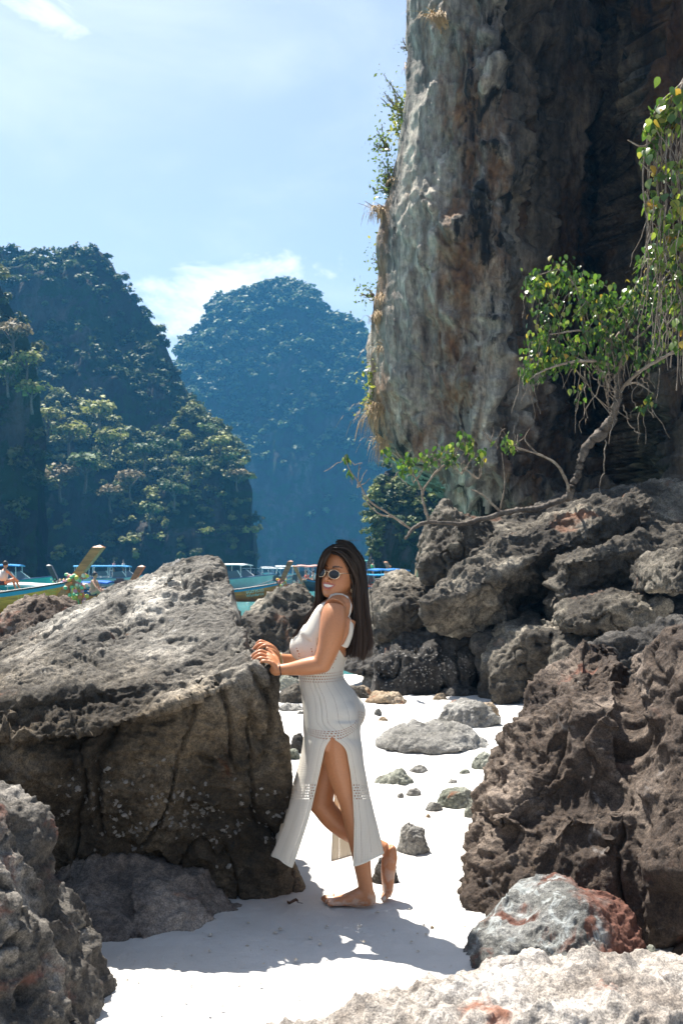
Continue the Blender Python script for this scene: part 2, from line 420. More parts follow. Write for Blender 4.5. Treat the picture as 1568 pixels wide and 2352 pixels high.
tr = sstep(0.1, 0.5, fbm(sp * 0.55 + 3, 2)) * 0.8 + 0.25         # trodden patches
Zs = Zs + near * (0.016 * fbm(sp * 1.4, 3) + tr * 0.020 * fbm(sp * 6.5 + 5, 3) + 0.004 * fbm(sp * 26, 2))
Zs = Zs - near * tr * 0.03 * sstep(0.35, 0.6, perlin(sp * np.array((3.6, 2.6, 1), np.float32) + 40))   # old footprints
sp[:, 2] = Zs
SAND = NM('white_coral_sand')
c = SAND.ramp(SAND.noise(1.2, 8, 0.6), [(0.3, (0.54, 0.52, 0.485)), (0.7, (0.66, 0.64, 0.61))])
c = SAND.mix(SAND.mapr(SAND.noise(28, 6, 0.75), 0.62, 0.75), c, (0.50, 0.45, 0.38))
c = SAND.mix(0.25, c, SAND.ramp(SAND.noise(350, 3, 0.8), [(0.3, (0.6, 0.6, 0.6)), (0.7, (1.2, 1.2, 1.2))]), 'MULTIPLY')
SAND.set('Base Color', c).set('Roughness', 0.95)
SAND.b.inputs['Specular IOR Level'].default_value = 0.15
SAND.bump(SAND.math('ADD', SAND.noise(140, 6, 0.75), SAND.math('MULTIPLY', SAND.noise(22, 5, 0.6), 1.5)), 0.55, 0.012)
link('sand', mesh_from('sand', sp, grid_faces(len(ys), len(xt))), SAND.m, kind='structure')

# ---------------------------------------------------------------- sea
SEA_Z = -0.30
ysea = np.concatenate([np.linspace(5.0, 30, 60), np.geomspace(31, 560, 140)]); xs = np.linspace(-1, 1, 161)
hw = np.clip(1.3 * ysea, 30, 380); X = xs[None] * hw[:, None]; Y = np.repeat(ysea[:, None], len(xs), 1)
wp = np.stack([X.ravel(), Y.ravel(), np.full(X.size, SEA_Z)], 1).astype(np.float32)
wp[:, 2] += 0.02 * fbm(wp * np.array((0.5, 1.1, 1), np.float32), 3)
SEA = NM('turquoise_sea')
v = SEA.mapping((0.6, 1.6, 1))
far = SEA.mapr(SEA.sep(SEA.co.outputs['Object'])[1], 20, 160)
c = SEA.mix(far, (0.055, 0.235, 0.235), (0.012, 0.155, 0.175))
c = SEA.mix(SEA.mapr(SEA.noise(0.35, 5, 0.6, v), 0.45, 0.7), c, (0.10, 0.29, 0.275))
SEA.set('Base Color', c).set('Roughness', 0.10).set('IOR', 1.33)
SEA.bump(SEA.math('ADD', SEA.noise(2.2, 6, 0.65, v, 0.6), SEA.math('MULTIPLY', SEA.noise(9, 4, 0.6, v), 0.4)), 0.9, 0.25)
link('sea', mesh_from('sea', wp, grid_faces(len(ysea), len(xs))), SEA.m, kind='structure')

# ---------------------------------------------------------------- hills across the lagoon
def hill_mat(name, rockc, streak, green):
    m = NM(name); v = m.mapping((1, 1, 0.22))
    n = m.noise(0.09, 9, 0.65, v); c = m.ramp(n, [(0.30, tuple(x * 0.5 for x in rockc)), (0.5, rockc), (0.72, streak)])
    g = m.noise(0.16, 8, 0.7, None, 0.5); c = m.mix(m.mapr(g, 0.46, 0.56), c, m.mix(m.noise(0.7, 5), green, tuple(x * 2.0 for x in green)))
    m.set('Base Color', c).set('Roughness', 0.95); m.b.inputs['Specular IOR Level'].default_value = 0.1
    m.bump(m.math('ADD', m.noise(0.5, 8, 0.7, v), m.noise(0.8, 6, 0.7)), 0.9, 1.5)
    return m.m
H_ROCK = hill_mat('hill_rock_and_scrub', (0.045, 0.042, 0.038), (0.17, 0.15, 0.13), (0.02, 0.036, 0.012))
FOREST = NM('forest_leaves')
FOREST.set('Base Color', FOREST.mix(1.0, FOREST.attr('tint'), FOREST.ramp(FOREST.noise(0.9, 4), [(0.3, (0.6, 0.6, 0.6)), (0.7, (1.35, 1.35, 1.35))]), 'MULTIPLY')).set('Roughness', 0.6)
FOREST.b.inputs['Specular IOR Level'].default_value = 0.25
_tr = FOREST.n.new('ShaderNodeBsdfTranslucent'); FOREST.l.new(FOREST.attr('tint'), _tr.inputs[0])
_mx = FOREST.n.new('ShaderNodeMixShader'); _mx.inputs[0].default_value = 0.3
FOREST.l.new(FOREST.b.outputs[0], _mx.inputs[1]); FOREST.l.new(_tr.outputs[0], _mx.inputs[2]); FOREST.l.new(_mx.outputs[0], FOREST.out.inputs['Surface'])
BARK = rock_mat('bark', (0.06, 0.05, 0.04), (0.14, 0.115, 0.095), (0.24, 0.21, 0.18), 9, bump=(0.9, 0.02), fine=60)

def crown(n, rx, rz, leaf, rng, flat=0.55):
    """leaf-sized quads on a few clumps spread through a crown's volume -> (n*4,3) verts"""
    k = max(4, n // 26)
    cc = rng.normal(size=(k, 3)); cc /= np.linalg.norm(cc, axis=1)[:, None]; cc *= (rng.random((k, 1)) ** 0.5) * 0.75
    cc[:, 2] = np.abs(cc[:, 2]) * 0.9 - 0.1
    w = rng.integers(0, k, n); p = rng.normal(size=(n, 3)); p /= np.linalg.norm(p, axis=1)[:, None]
    p = cc[w] + p * (0.22 + 0.22 * rng.random((n, 1)))
    nrm = p - cc[w] * 0.6 + np.array((0, 0, flat)) + rng.normal(size=(n, 3)) * 0.35; nrm /= np.linalg.norm(nrm, axis=1)[:, None]
    p = p * np.array((rx, rx, rz))
    a = np.cross(nrm, rng.normal(size=(n, 3))); a /= np.linalg.norm(a, axis=1)[:, None]; b = np.cross(nrm, a)
    s = leaf * (0.6 + 0.8 * rng.random((n, 1)))
    q = np.stack([p - a * s - b * s * 0.6, p + a * s * 0.9 - b * s * 0.5, p + a * s * 0.8 + b * s * 0.7, p - a * s * 0.7 + b * s * 0.6], 1)
    return q                                                        # n,4,3
def hill(name, sky, base_d, recess, thick, ncol, nrow, noise_amp, noise_f, p=1.5, base_v=1318):
    sky = np.array(sky, float); u = np.linspace(sky[0, 0], sky[-1, 0], ncol); vv = np.interp(u, sky[:, 0], sky[:, 1])
    d_r = base_d + recess * np.clip((1306 - vv) / (1306 - vv).max(), 0, 1)
    zr = CAM_H + (HV - vv) / F * d_r; x = (u - CU) / F * d_r
    t = np.linspace(0, 1, nrow)[:, None]; tb = np.linspace(0, 1, 10)[1:, None]
    zf = -1.0 + (zr[None] + 1.0) * (1 - (1 - t) ** 1.15); yf = base_d + (d_r - base_d)[None] * t ** p
    zb = zr[None] * (1 - tb ** 2) - 1.0 * tb; yb = d_r[None] + thick * tb
    Xf = np.vstack([np.repeat(x[None], nrow, 0), x[None] * (d_r[None] + thick * tb) / d_r[None]]); Yf = np.vstack([yf, yb]); Zf = np.vstack([zf, zb])
    v = np.stack([Xf.ravel(), Yf.ravel(), Zf.ravel()], 1).astype(np.float32)
    me = mesh_from(name, v, grid_faces(nrow + 9, ncol)); n = get_n(me)
    edge = np.minimum(1, (zr / max(zr.max() * 0.25, 1e-3)))[None].repeat(nrow + 9, 0).ravel()
    h = noise_amp * (fbm(v * noise_f, 4) + 0.55 * (ridged(v * np.array((noise_f * 2.2, noise_f * 2.2, noise_f * 0.5), np.float32), 3) - 0.7) + 0.12 * fbm(v * noise_f * 9, 3))
    row = np.repeat(np.arange(nrow + 9), ncol); ridge = 1 - 0.75 * np.exp(-((row - nrow) / (nrow * 0.10)) ** 2)
    h = h * edge * ridge
    sgn = -1 if n[:, 1][row < nrow // 2].mean() > 0 else 1
    v = v + sgn * n * h[:, None]; put_v(me, v)
    if sgn < 0: me.flip_normals()
    o = link(name, me, H_ROCK, kind='structure')
    return v.reshape(nrow + 9, ncol, 3), (get_n(me)).reshape(nrow + 9, ncol, 3), nrow
def forest(hv, hn, nrow, count, r0, r1, quads, leaf, rng, cover, tint0, tint1, top_bias=0.0):
    v = hv[:nrow + 3].reshape(-1, 3); n = hn[:nrow + 3].reshape(-1, 3)
    w = cover(v, n); w = np.clip(w, 0, None); w[v[:, 2] < 2.0] = 0; w /= w.sum()
    idx = rng.choice(len(v), count, p=w)
    V = []; C = []
    for i in idx:
        r = r0 + (r1 - r0) * rng.random() ** 1.6
        q = crown(quads, r, r * (0.6 + 0.4 * rng.random()), leaf * (0.8 + 0.4 * rng.random()), rng)
        V.append(q + v[i] + n[i] * r * 0.35 + np.array((0, 0, r * 0.25)))
        k = rng.random(); t = np.array(tint0) * (1 - k) + np.array(tint1) * k
        C.append(np.tile(t * (0.75 + 0.5 * rng.random()), (quads * 4, 1)))
    V = np.concatenate(V).reshape(-1, 3); C = np.concatenate(C)
    me = mesh_from('forest', V, np.arange(len(V)).reshape(-1, 4), False); set_col(me, C)
    link('forest', me, FOREST.m, kind='stuff')
    return idx, v, n
DG, YG, OL = (0.035, 0.065, 0.022), (0.13, 0.16, 0.045), (0.15, 0.125, 0.06)
rng = np.random.default_rng(11)
# far middle hill
hC = hill('hill', [(360, 1300), (385, 900), (404, 818), (412, 778), (440, 768), (456, 742), (480, 706), (500, 690), (530, 682), (565, 680), (600, 668), (630, 660), (665, 664), (700, 676), (722, 700), (740, 722), (770, 742), (800, 744), (835, 760), (855, 790), (880, 850), (930, 900), (1000, 960), (1060, 1080), (1120, 1300)], 400, 70, 120, 300, 130, 9.0, 0.016)
forest(*hC, 1700, 1.7, 4.0, 40, 0.85, rng, lambda v, n: (0.03 + np.clip(n[:, 2], 0, 1) ** 1.5) * (0.05 + sstep(35, 95, v[:, 2])), (0.05, 0.09, 0.035), (0.11, 0.16, 0.06))
# left hill
hA = hill('hill', [(-260, 560), (-120, 520), (-30, 535), (0, 555), (20, 572), (50, 582), (100, 588), (140, 584), (160, 574), (200, 574), (225, 572), (250, 600), (270, 632), (290, 662), (310, 690), (340, 722), (365, 752), (385, 790), (402, 830), (420, 870), (450, 940), (475, 985), (500, 1050), (530, 1120), (560, 1180), (580, 1250), (592, 1316)], 190, 34, 60, 330, 150, 4.2, 0.035)
forest(*hA, 950, 0.8, 2.2, 44, 0.34, rng, lambda v, n: 0.035 + np.clip(n[:, 2], 0, 1) ** 2 * 1.2, (0.03, 0.06, 0.02), (0.09, 0.12, 0.035))
# lower wooded shelf in front of it
hB = hill('hill', [(20, 1316), (60, 1010), (90, 940), (130, 905), (165, 925), (215, 930), (260, 962), (300, 1000), (330, 1000), (370, 985), (418, 965), (447, 940), (472, 958), (521, 998), (550, 1040), (561, 1092), (572, 1140), (580, 1215), (585, 1270), (588, 1316)], 168, 20, 16, 260, 90, 3.4, 0.045, 1.25)
idx, hv_, hn_ = forest(*hB, 620, 0.8, 2.2, 96, 0.26, rng, lambda v, n: (0.08 + np.clip(n[:, 2], 0, 1)) * (0.1 + sstep(0, 18, v[:, 2])), DG, (0.27, 0.28, 0.08))
# nearest cliff on the left
hD = hill('hill', [(-420, 560), (-200, 600), (-60, 630), (0, 655), (18, 690), (40, 730), (62, 775), (80, 830), (86, 870), (92, 930), (108, 990), (112, 1060), (106, 1130), (104, 1200), (108, 1316)], 120, 10, 30, 220, 150, 2.2, 0.07, 1.2)
forest(*hD, 260, 1.0, 2.3, 100, 0.24, rng, lambda v, n: 0.02 + np.clip(n[:, 2], 0, 1) + 0.6 * sstep(8, 26, v[:, 2]) * np.clip(n[:, 0], 0, 1), (0.045, 0.075, 0.025), (0.16, 0.15, 0.055))
# wooded headland beside the big cliff
hE = hill('hill', [(850, 1318), (853, 1290), (852, 1262), (856, 1235), (859, 1200), (864, 1160), (870, 1118), (884, 1084), (920, 1062), (980, 1040), (1060, 1010), (1200, 1000), (1300, 1316)], 84, 8, 10, 170, 80, 1.0, 0.13, 1.2)
forest(*hE, 620, 0.35, 1.0, 90, 0.12, rng, lambda v, n: (0.3 + np.clip(n[:, 2], 0, 1) + 2.5 * (v[:, 0] < v[:, 0].min() + 1.2)) * sstep(1.8, 4.0, v[:, 2]), DG, (0.24, 0.26, 0.08))

# trees one can tell apart on the wooded slopes
def hill_trees():
    r2 = np.random.default_rng(21); protos = []
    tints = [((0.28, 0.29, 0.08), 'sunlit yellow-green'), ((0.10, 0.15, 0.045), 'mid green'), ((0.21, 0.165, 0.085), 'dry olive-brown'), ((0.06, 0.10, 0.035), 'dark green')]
    for t, nm in tints:
        q = crown(320, 2.6, 1.5, 0.27, r2); V = q.reshape(-1, 3)
        me = mesh_from('crown', V, np.arange(len(V)).reshape(-1, 4), False)
        set_col(me, np.repeat(np.array(t)[None] * (0.75 + 0.5 * r2.random((320, 1))), 4, 0)); me.materials.append(FOREST.m)
        mb = MB(); mb.tube(spline([(0, 0, -3.6), (0.2, 0.1, -2), (0, 0, -0.2)], 6), [0.2, 0.1], 6)
        for k in range(5):
            a = k * 1.26; mb.tube(spline([(0.05, 0, -1.6), (0.9 * math.cos(a), 0.9 * math.sin(a), -0.5), (1.7 * math.cos(a), 1.7 * math.sin(a), 0.3)], 5), [0.09, 0.04], 5)
        mt = mesh_from('trunk', mb.v, mb.f); mt.materials.append(BARK)
        protos.append((me, mt, nm))
    # (photo column, row, distance, size, kind)
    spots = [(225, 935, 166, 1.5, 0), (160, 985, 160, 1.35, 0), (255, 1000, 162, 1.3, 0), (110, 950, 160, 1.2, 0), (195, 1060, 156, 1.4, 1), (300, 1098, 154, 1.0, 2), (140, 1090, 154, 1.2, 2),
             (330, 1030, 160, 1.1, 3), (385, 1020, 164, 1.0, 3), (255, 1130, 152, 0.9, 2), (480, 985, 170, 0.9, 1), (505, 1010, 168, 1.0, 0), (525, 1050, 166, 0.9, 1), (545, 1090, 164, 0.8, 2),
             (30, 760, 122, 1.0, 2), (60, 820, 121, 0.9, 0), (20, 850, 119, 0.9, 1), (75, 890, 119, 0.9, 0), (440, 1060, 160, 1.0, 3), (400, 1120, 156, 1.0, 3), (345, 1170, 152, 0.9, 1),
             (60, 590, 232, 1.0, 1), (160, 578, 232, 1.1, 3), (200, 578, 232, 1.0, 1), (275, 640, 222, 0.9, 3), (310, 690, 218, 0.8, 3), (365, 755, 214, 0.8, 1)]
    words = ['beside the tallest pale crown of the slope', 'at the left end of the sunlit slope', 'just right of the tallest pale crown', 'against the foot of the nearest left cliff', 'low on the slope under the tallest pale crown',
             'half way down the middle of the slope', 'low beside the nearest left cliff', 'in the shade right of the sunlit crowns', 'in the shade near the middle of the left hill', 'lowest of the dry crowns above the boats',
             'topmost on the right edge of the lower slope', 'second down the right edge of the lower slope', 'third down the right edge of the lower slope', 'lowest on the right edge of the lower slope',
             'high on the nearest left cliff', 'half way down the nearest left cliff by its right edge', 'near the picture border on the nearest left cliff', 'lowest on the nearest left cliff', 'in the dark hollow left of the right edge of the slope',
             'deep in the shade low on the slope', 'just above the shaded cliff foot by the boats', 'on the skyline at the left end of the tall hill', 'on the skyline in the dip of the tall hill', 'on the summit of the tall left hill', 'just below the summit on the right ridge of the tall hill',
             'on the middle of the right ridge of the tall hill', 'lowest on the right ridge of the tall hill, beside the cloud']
    for i, (u, v, d, s, k) in enumerate(spots):
        p = P(u, v, d)
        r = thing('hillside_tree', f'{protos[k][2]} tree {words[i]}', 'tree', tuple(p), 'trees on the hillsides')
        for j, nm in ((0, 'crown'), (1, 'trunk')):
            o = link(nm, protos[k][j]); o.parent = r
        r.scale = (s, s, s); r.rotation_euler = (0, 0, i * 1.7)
hill_trees()

# ---------------------------------------------------------------- haze over the lagoon
hm = bpy.data.materials.new('sea_haze'); hm.use_nodes = True
for n in list(hm.node_tree.nodes): hm.node_tree.nodes.remove(n)
ho = hm.node_tree.nodes.new('ShaderNodeOutputMaterial'); hv = hm.node_tree.nodes.new('ShaderNodeVolumePrincipled')
hv.inputs['Color'].default_value = (0.12, 0.50, 1.0, 1); hv.inputs['Density'].default_value = 0.00044; hv.inputs['Anisotropy'].default_value = 0.2
hm.node_tree.links.new(hv.outputs[0], ho.inputs['Volume'])
mb = MB(); mb.box((0, 270, 77.5), (860, 640, 160)); hzo = mb.build('haze', hm, kind='stuff')

# ---------------------------------------------------------------- the big overhanging cliff on the right
CL = NM('streaked_limestone')
st = CL.mapping((1.0, 1.0, 0.10)); st2 = CL.mapping((1.0, 1.0, 0.35), (0.1, 0.25, 0))
a = CL.noise(1.7, 11, 0.66, st, 0.12); c = CL.ramp(a, [(0.28, (0.035, 0.032, 0.03)), (0.41, (0.14, 0.13, 0.118)), (0.52, (0.34, 0.315, 0.275)), (0.63, (0.66, 0.60, 0.50))])
b_ = CL.noise(0.8, 9, 0.66, st2, 0.15); c = CL.mix(CL.mapr(b_, 0.475, 0.64), c, CL.ramp(CL.noise(3, 5), [(0.3, (0.15, 0.075, 0.04)), (0.7, (0.31, 0.195, 0.115))]))
c = CL.mix(CL.mapr(CL.noise(1.1, 8, 0.65, CL.mapping((1, 1, 0.16), (0, 0.1, 1.0)), 0.2), 0.55, 0.64), c, (0.022, 0.021, 0.021))
c = CL.mix(0.8, c, CL.ramp(CL.noise(9, 8, 0.7, CL.mapping((1, 1, 0.5))), [(0.3, (0.35, 0.35, 0.36)), (0.7, (1.7, 1.66, 1.58))]), 'MULTIPLY')
xyz = CL.sep(CL.co.outputs['Object'])
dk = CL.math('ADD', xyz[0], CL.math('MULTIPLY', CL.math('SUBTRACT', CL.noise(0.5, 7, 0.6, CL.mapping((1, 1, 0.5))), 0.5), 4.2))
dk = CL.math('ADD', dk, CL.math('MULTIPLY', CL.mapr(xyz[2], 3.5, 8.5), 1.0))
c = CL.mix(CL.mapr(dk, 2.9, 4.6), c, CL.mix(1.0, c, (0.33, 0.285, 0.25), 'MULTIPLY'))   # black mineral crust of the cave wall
CL.set('Base Color', c).set('Roughness', 0.85); CL.b.inputs['Specular IOR Level'].default_value = 0.3
CL.bump(CL.math('ADD', CL.noise(5, 9, 0.7, CL.mapping((1, 1, 0.5))), CL.math('MULTIPLY', CL.noise(24, 6, 0.7), 0.4)), 0.9, 0.12)
def make_cliff():
    vL = np.array([(-700, 975), (-300, 950), (0, 931), (60, 929), (130, 936), (190, 930), (250, 922), (300, 914), (350, 904), (420, 895), (480, 880), (520, 869), (580, 868), (640, 864), (700, 858), (760, 853), (830, 853), (900, 854), (950, 859), (985, 869), (1020, 892), (1060, 918), (1100, 955), (1150, 1003), (1200, 1050)], float)
    D0 = 18.5; nc, nr = 430, 420
    # rows: z from the top to the lip, then the underside
    def lip_v(u): return np.interp(u, [800, 866, 900, 960, 1005, 1060, 1120, 1180, 1240, 1300, 1380, 1450, 1530, 1700, 2200], [940, 985, 1040, 1105, 1150, 1172, 1178, 1165, 1150, 1130, 1090, 1060, 1050, 1050, 1050])
    s = np.concatenate([np.linspace(-1, 0, 70)[:-1], np.linspace(0, 1, nc - 69) ** 1.15])     # s<0: the flank that turns away
    rows_f = 350; tt = np.linspace(0, 1, rows_f) ** 0.9
    V = np.zeros((nr, nc, 3))
    z_top = 17.0
    xR = 15.0
    for j, sj in enumerate(s):
        # x of this column at lip height and above depends on the left edge at that row
        uapp = 870 + max(sj, 0) * 1000
        lv = lip_v(uapp) if sj >= 0 else lip_v(866 - 0)
        zlip = CAM_H + (HV - lv) / F * D0
        zz = z_top + (zlip - z_top) * tt
        vv = HV - (zz - CAM_H) * F / D0
        uL = np.interp(vv, vL[:, 0], vL[:, 1]); xL = (uL - CU) / F * D0
        if sj >= 0:
            x = xL + (xR - xL) * sj ** 1.0
            y = D0 + 1.1 * np.exp(-((x - xL) / 0.45)) - 0.5 * np.exp(-((x - xL - 1.6) / 1.2) ** 2)
            y = y + 2.6 * sstep(2.6, 4.6, x) * sstep(1.0, 6.5, zz)      # cave wall set back
            y = y - 3.0 * sstep(5.35, 5.6, x) + 1.3 * np.exp(-((x - 5.35) / 0.18) ** 2)
            y = y - 0.09 * np.clip(zz - 3, 0, 9)                        # leans out
        else:
            k = -sj; y = D0 + 1.1 - 0.09 * np.clip(zz - 3, 0, 9) + 9.0 * k; x = xL * (y / (D0 + 1.1 - 0.09 * np.clip(zz - 3, 0, 9))) + 0.04 * (1 - np.exp(-k * 9)) + 0.7 * k
        V[:rows_f, j, 0] = x; V[:rows_f, j, 1] = y; V[:rows_f, j, 2] = zz
        m = nr - rows_f; q = np.linspace(0, 1, m + 1)[1:]
        dy = np.interp(q, [0, .15, .35, .6, .8, 1], [0, .35, 1.0, 2.2, 3.0, 3.3]); dz = np.interp(q, [0, .15, .35, .6, .8, 1], [0, -.22, -.42, -.75, -1.5, -6])
        xu = x[-1] + 0.25 * np.minimum(dy, 1.5); xt_ = np.maximum(x[-1] + 0.4, 0.1010 * (y[-1] + dy) + 0.25 + 0.5 * max(sj, 0)); V[rows_f:, j, 0] = xu + (xt_ - xu) * sstep(0.1, 1.6, dy); V[rows_f:, j, 1] = y[-1] + dy; V[rows_f:, j, 2] = zz[-1] + dz
    v = V.reshape(-1, 3).astype(np.float32)
    me = mesh_from('cliff', v, grid_faces(nr, nc)); n = get_n(me)
    if n[(v[:, 0] > 3) & (v[:, 2] > 6)][:, 1].mean() > 0: me.flip_normals(); n = -n
    q = v.copy()
    flu = np.array((1.5, 1.5, 0.30), np.float32)
    low = sstep(7.5, 4.0, v[:, 2])
    h = 0.45 * fbm(q * 0.42, 3) + (0.10 + 0.22 * low) * (ridged(q * flu + 0.5 * fbm(q * 0.8, 2)[:, None], 3) - 0.7) + 0.10 * fbm(q * 2.2, 4) + 0.05 * (ridged(q * np.array((5, 5, 2.4), np.float32), 3) - 0.7)
    t_ = 3.2 * fbm(q * np.array((0.9, 0.9, 0.42), np.float32) + 3, 4); f_ = t_ - np.floor(t_); h += 0.13 * (np.floor(t_) + sstep(0.38, 0.62, f_))      # broken plates
    t_ = 2.6 * fbm(q * np.array((2.6, 2.6, 1.3), np.float32) + 13, 3); f_ = t_ - np.floor(t_); h += 0.05 * (np.floor(t_) + sstep(0.36, 0.64, f_))
    h -= 0.22 * sstep(0.30, 0.5, perlin(q * np.array((1.3, 1.3, 0.7), np.float32) + 7)) + 0.10 * (1 - sstep(0, 0.05, np.abs(fbm(q * np.array((0.8, 0.8, 0.5), np.float32), 3))))
    edge = 1 - 0.85 * np.exp(-((np.repeat(s[None], nr, 0).ravel()) / 0.06) ** 2)
    h -= h.mean() + 0.05
    edge = np.where(np.repeat(s[None], nr, 0).ravel() < 0, np.minimum(edge, 0.3), edge)
    put_v(me, v + n * (h * edge)[:, None])
    # top cap and back so that no light comes through from behind
    link('cliff', me, CL.m, kind='structure')
    back = mesh_from('cliff', [(1.6, 23, 17), (16, 23, 17), (16, 34, 17), (4.5, 34, 17), (1.2, 19, 17), (15, 17, 17), (16, 34, -2), (4.5, 34, -2), (30, 30, 17), (30, 30, -2), (30, 15, 17), (30, 15, -2), (15, 14, 17), (15, 14, -2)],
                     [(0, 1, 2, 3), (4, 5, 1, 0), (3, 2, 6, 7), (2, 8, 9, 6), (5, 12, 10, 8), (1, 5, 8), (1, 8, 2), (12, 13, 11, 10), (10, 11, 9, 8)], False)
    link('cliff', back, CL.m, kind='structure')
make_cliff()

# ---------------------------------------------------------------- boulders and rocks
def gd(v, z=0.0): return (CAM_H - z) * F / (v - HV)
def boulders():
    bed = (0.35, -0.45, 0.9)
    # big boulder on the left that the woman leans on
    top = [(400, 1292, 6.3), (470, 1283, 6.2), (505, 1287, 6.0), (520, 1312, 5.8), (524, 1345, 5.6), (527, 1402, 5.3), (556, 1482, 4.62), (582, 1512, 4.50),
           (320, 1342, 6.5), (200, 1412, 6.7), (60, 1490, 6.7), (-140, 1560, 6.7),
           (592, 1535, 4.40), (490, 1590, 4.22), (350, 1640, 4.12), (180, 1690, 4.10), (0, 1700, 4.15), (-160, 1700, 4.2)]
    face = [(600, 1512, 4.48), (612, 1516, 4.40), (638, 1550, 4.38), (644, 1566, 4.52), (606, 1524, 4.33), (652, 1640, 4.62), (657, 1720, 4.66), (655, 1830, 4.72), (645, 1950, 4.85), (660, 2046, 4.70), (640, 2046, 4.66), (560, 2034, 4.75),
            (430, 2000, 5.1), (200, 1960, 5.4), (-160, 1960, 5.4), (560, 1620, 4.36), (350, 1700, 4.22), (100, 1760, 4.2), (-160, 1760, 4.25), (590, 1536, 4.4), (-160, 1640, 4.3), (350, 1600, 4.3)]
    back = [(500, 1420, 6.8), (-160, 1560, 7.3), (500, 1640, 6.0), (500, 1760, 6.2), (-160, 1760, 7.2)]
    crest = [(405, 1296, 6.2), (470, 1284, 6.0), (508, 1290, 5.9), (519, 1320, 5.7), (522, 1390, 5.4), (400, 1350, 5.8), (330, 1345, 6.2), (520, 1400, 6.2), (470, 1400, 5.3), (440, 1340, 5.5)]
    ledge = [(60, 1495, 6.0), (230, 1408, 6.0), (330, 1345, 6.0), (400, 1320, 5.8), (330, 1400, 5.4), (120, 1520, 5.4), (200, 1500, 6.4)]
    toe = [(600, 1900, 4.75), (686, 2038, 4.72), (640, 2050, 4.62), (560, 2036, 4.70), (648, 1930, 4.8), (640, 2060, 5.0), (560, 2060, 5.2)]
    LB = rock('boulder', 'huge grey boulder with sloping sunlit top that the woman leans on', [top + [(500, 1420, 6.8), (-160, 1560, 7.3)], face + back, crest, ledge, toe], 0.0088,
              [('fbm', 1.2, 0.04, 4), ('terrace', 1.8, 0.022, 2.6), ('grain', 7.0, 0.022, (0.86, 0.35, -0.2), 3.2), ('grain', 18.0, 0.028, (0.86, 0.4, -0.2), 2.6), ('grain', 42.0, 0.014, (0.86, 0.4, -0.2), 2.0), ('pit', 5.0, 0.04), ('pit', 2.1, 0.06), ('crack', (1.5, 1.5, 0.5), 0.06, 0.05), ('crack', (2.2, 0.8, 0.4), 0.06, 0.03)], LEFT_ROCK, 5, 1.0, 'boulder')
    # low smooth rock in front of it
    rock('rock', 'low dark rock with wavy worn crest before the huge grey boulder',
         [[(112, 2078, 4.4), (200, 1900, 4.5), (280, 1915, 4.55), (305, 1960, 4.45), (108, 1985, 4.8), (218, 2160, 4.05), (320, 2150, 4.08), (330, 2060, 4.3), (250, 2000, 5.0), (140, 2010, 5.0)],
          [(290, 1950, 4.5), (305, 1975, 4.4), (366, 2012, 4.4), (412, 1990, 4.45), (465, 1988, 4.5), (505, 2020, 4.5), (572, 2080, 4.5), (568, 2096, 4.40), (445, 2140, 4.15), (319, 2150, 4.05), (300, 2050, 4.2), (400, 2060, 5.0), (500, 2060, 4.9)],
          [(150, 1990, 4.8), (206, 1908, 4.7), (280, 1905, 4.9), (300, 1980, 4.9), (140, 2000, 5.2), (300, 1990, 5.4), (220, 1930, 5.2)]],
         0.0095, [('fbm', 2.5, 0.04, 3), ('ridge', 4.5, 0.025, 2), ('terrace', 3.0, 0.012, 2.4), ('fbm', 14, 0.008, 3), ('ridge', 30, 0.0035, 2), ('crack', (3, 2, 1.2), 0.03, 0.05)], LOW_ROCK, 4, 2.0)
    # near rock at the left edge
    rock('rock', 'rough grey rock with rusty hollows in the bottom left corner',
         [[(-120, 1760, 3.7), (0, 1800, 3.6), (46, 1806, 3.6), (112, 1850, 3.55), (126, 1920, 3.5), (112, 2000, 3.5), (150, 2080, 3.5), (100, 2100, 3.2), (-120, 1900, 3.0), (-120, 2200, 2.9), (60, 1900, 4.2), (-100, 1850, 4.3)],
          [(112, 2000, 3.6), (150, 2075, 3.6), (206, 2136, 3.6), (222, 2190, 3.6), (252, 2268, 3.6), (240, 2300, 3.45), (216, 2330, 3.3), (180, 2400, 3.1), (60, 2440, 2.9), (-140, 2480, 2.8), (-140, 2050, 2.9), (40, 2060, 3.1), (120, 2150, 3.15), (-100, 2000, 4.4), (160, 2150, 4.2)]],
         0.0085, [('fbm', 2.2, 0.055, 4), ('ridge', 6, 0.028, 3), ('ridge', 17, 0.012, 3), ('pit', 9, 0.03), ('pit', 22, 0.012), ('crack', 2.0, 0.05, 0.04)], NEAR_ROCK, 6, 3.0)
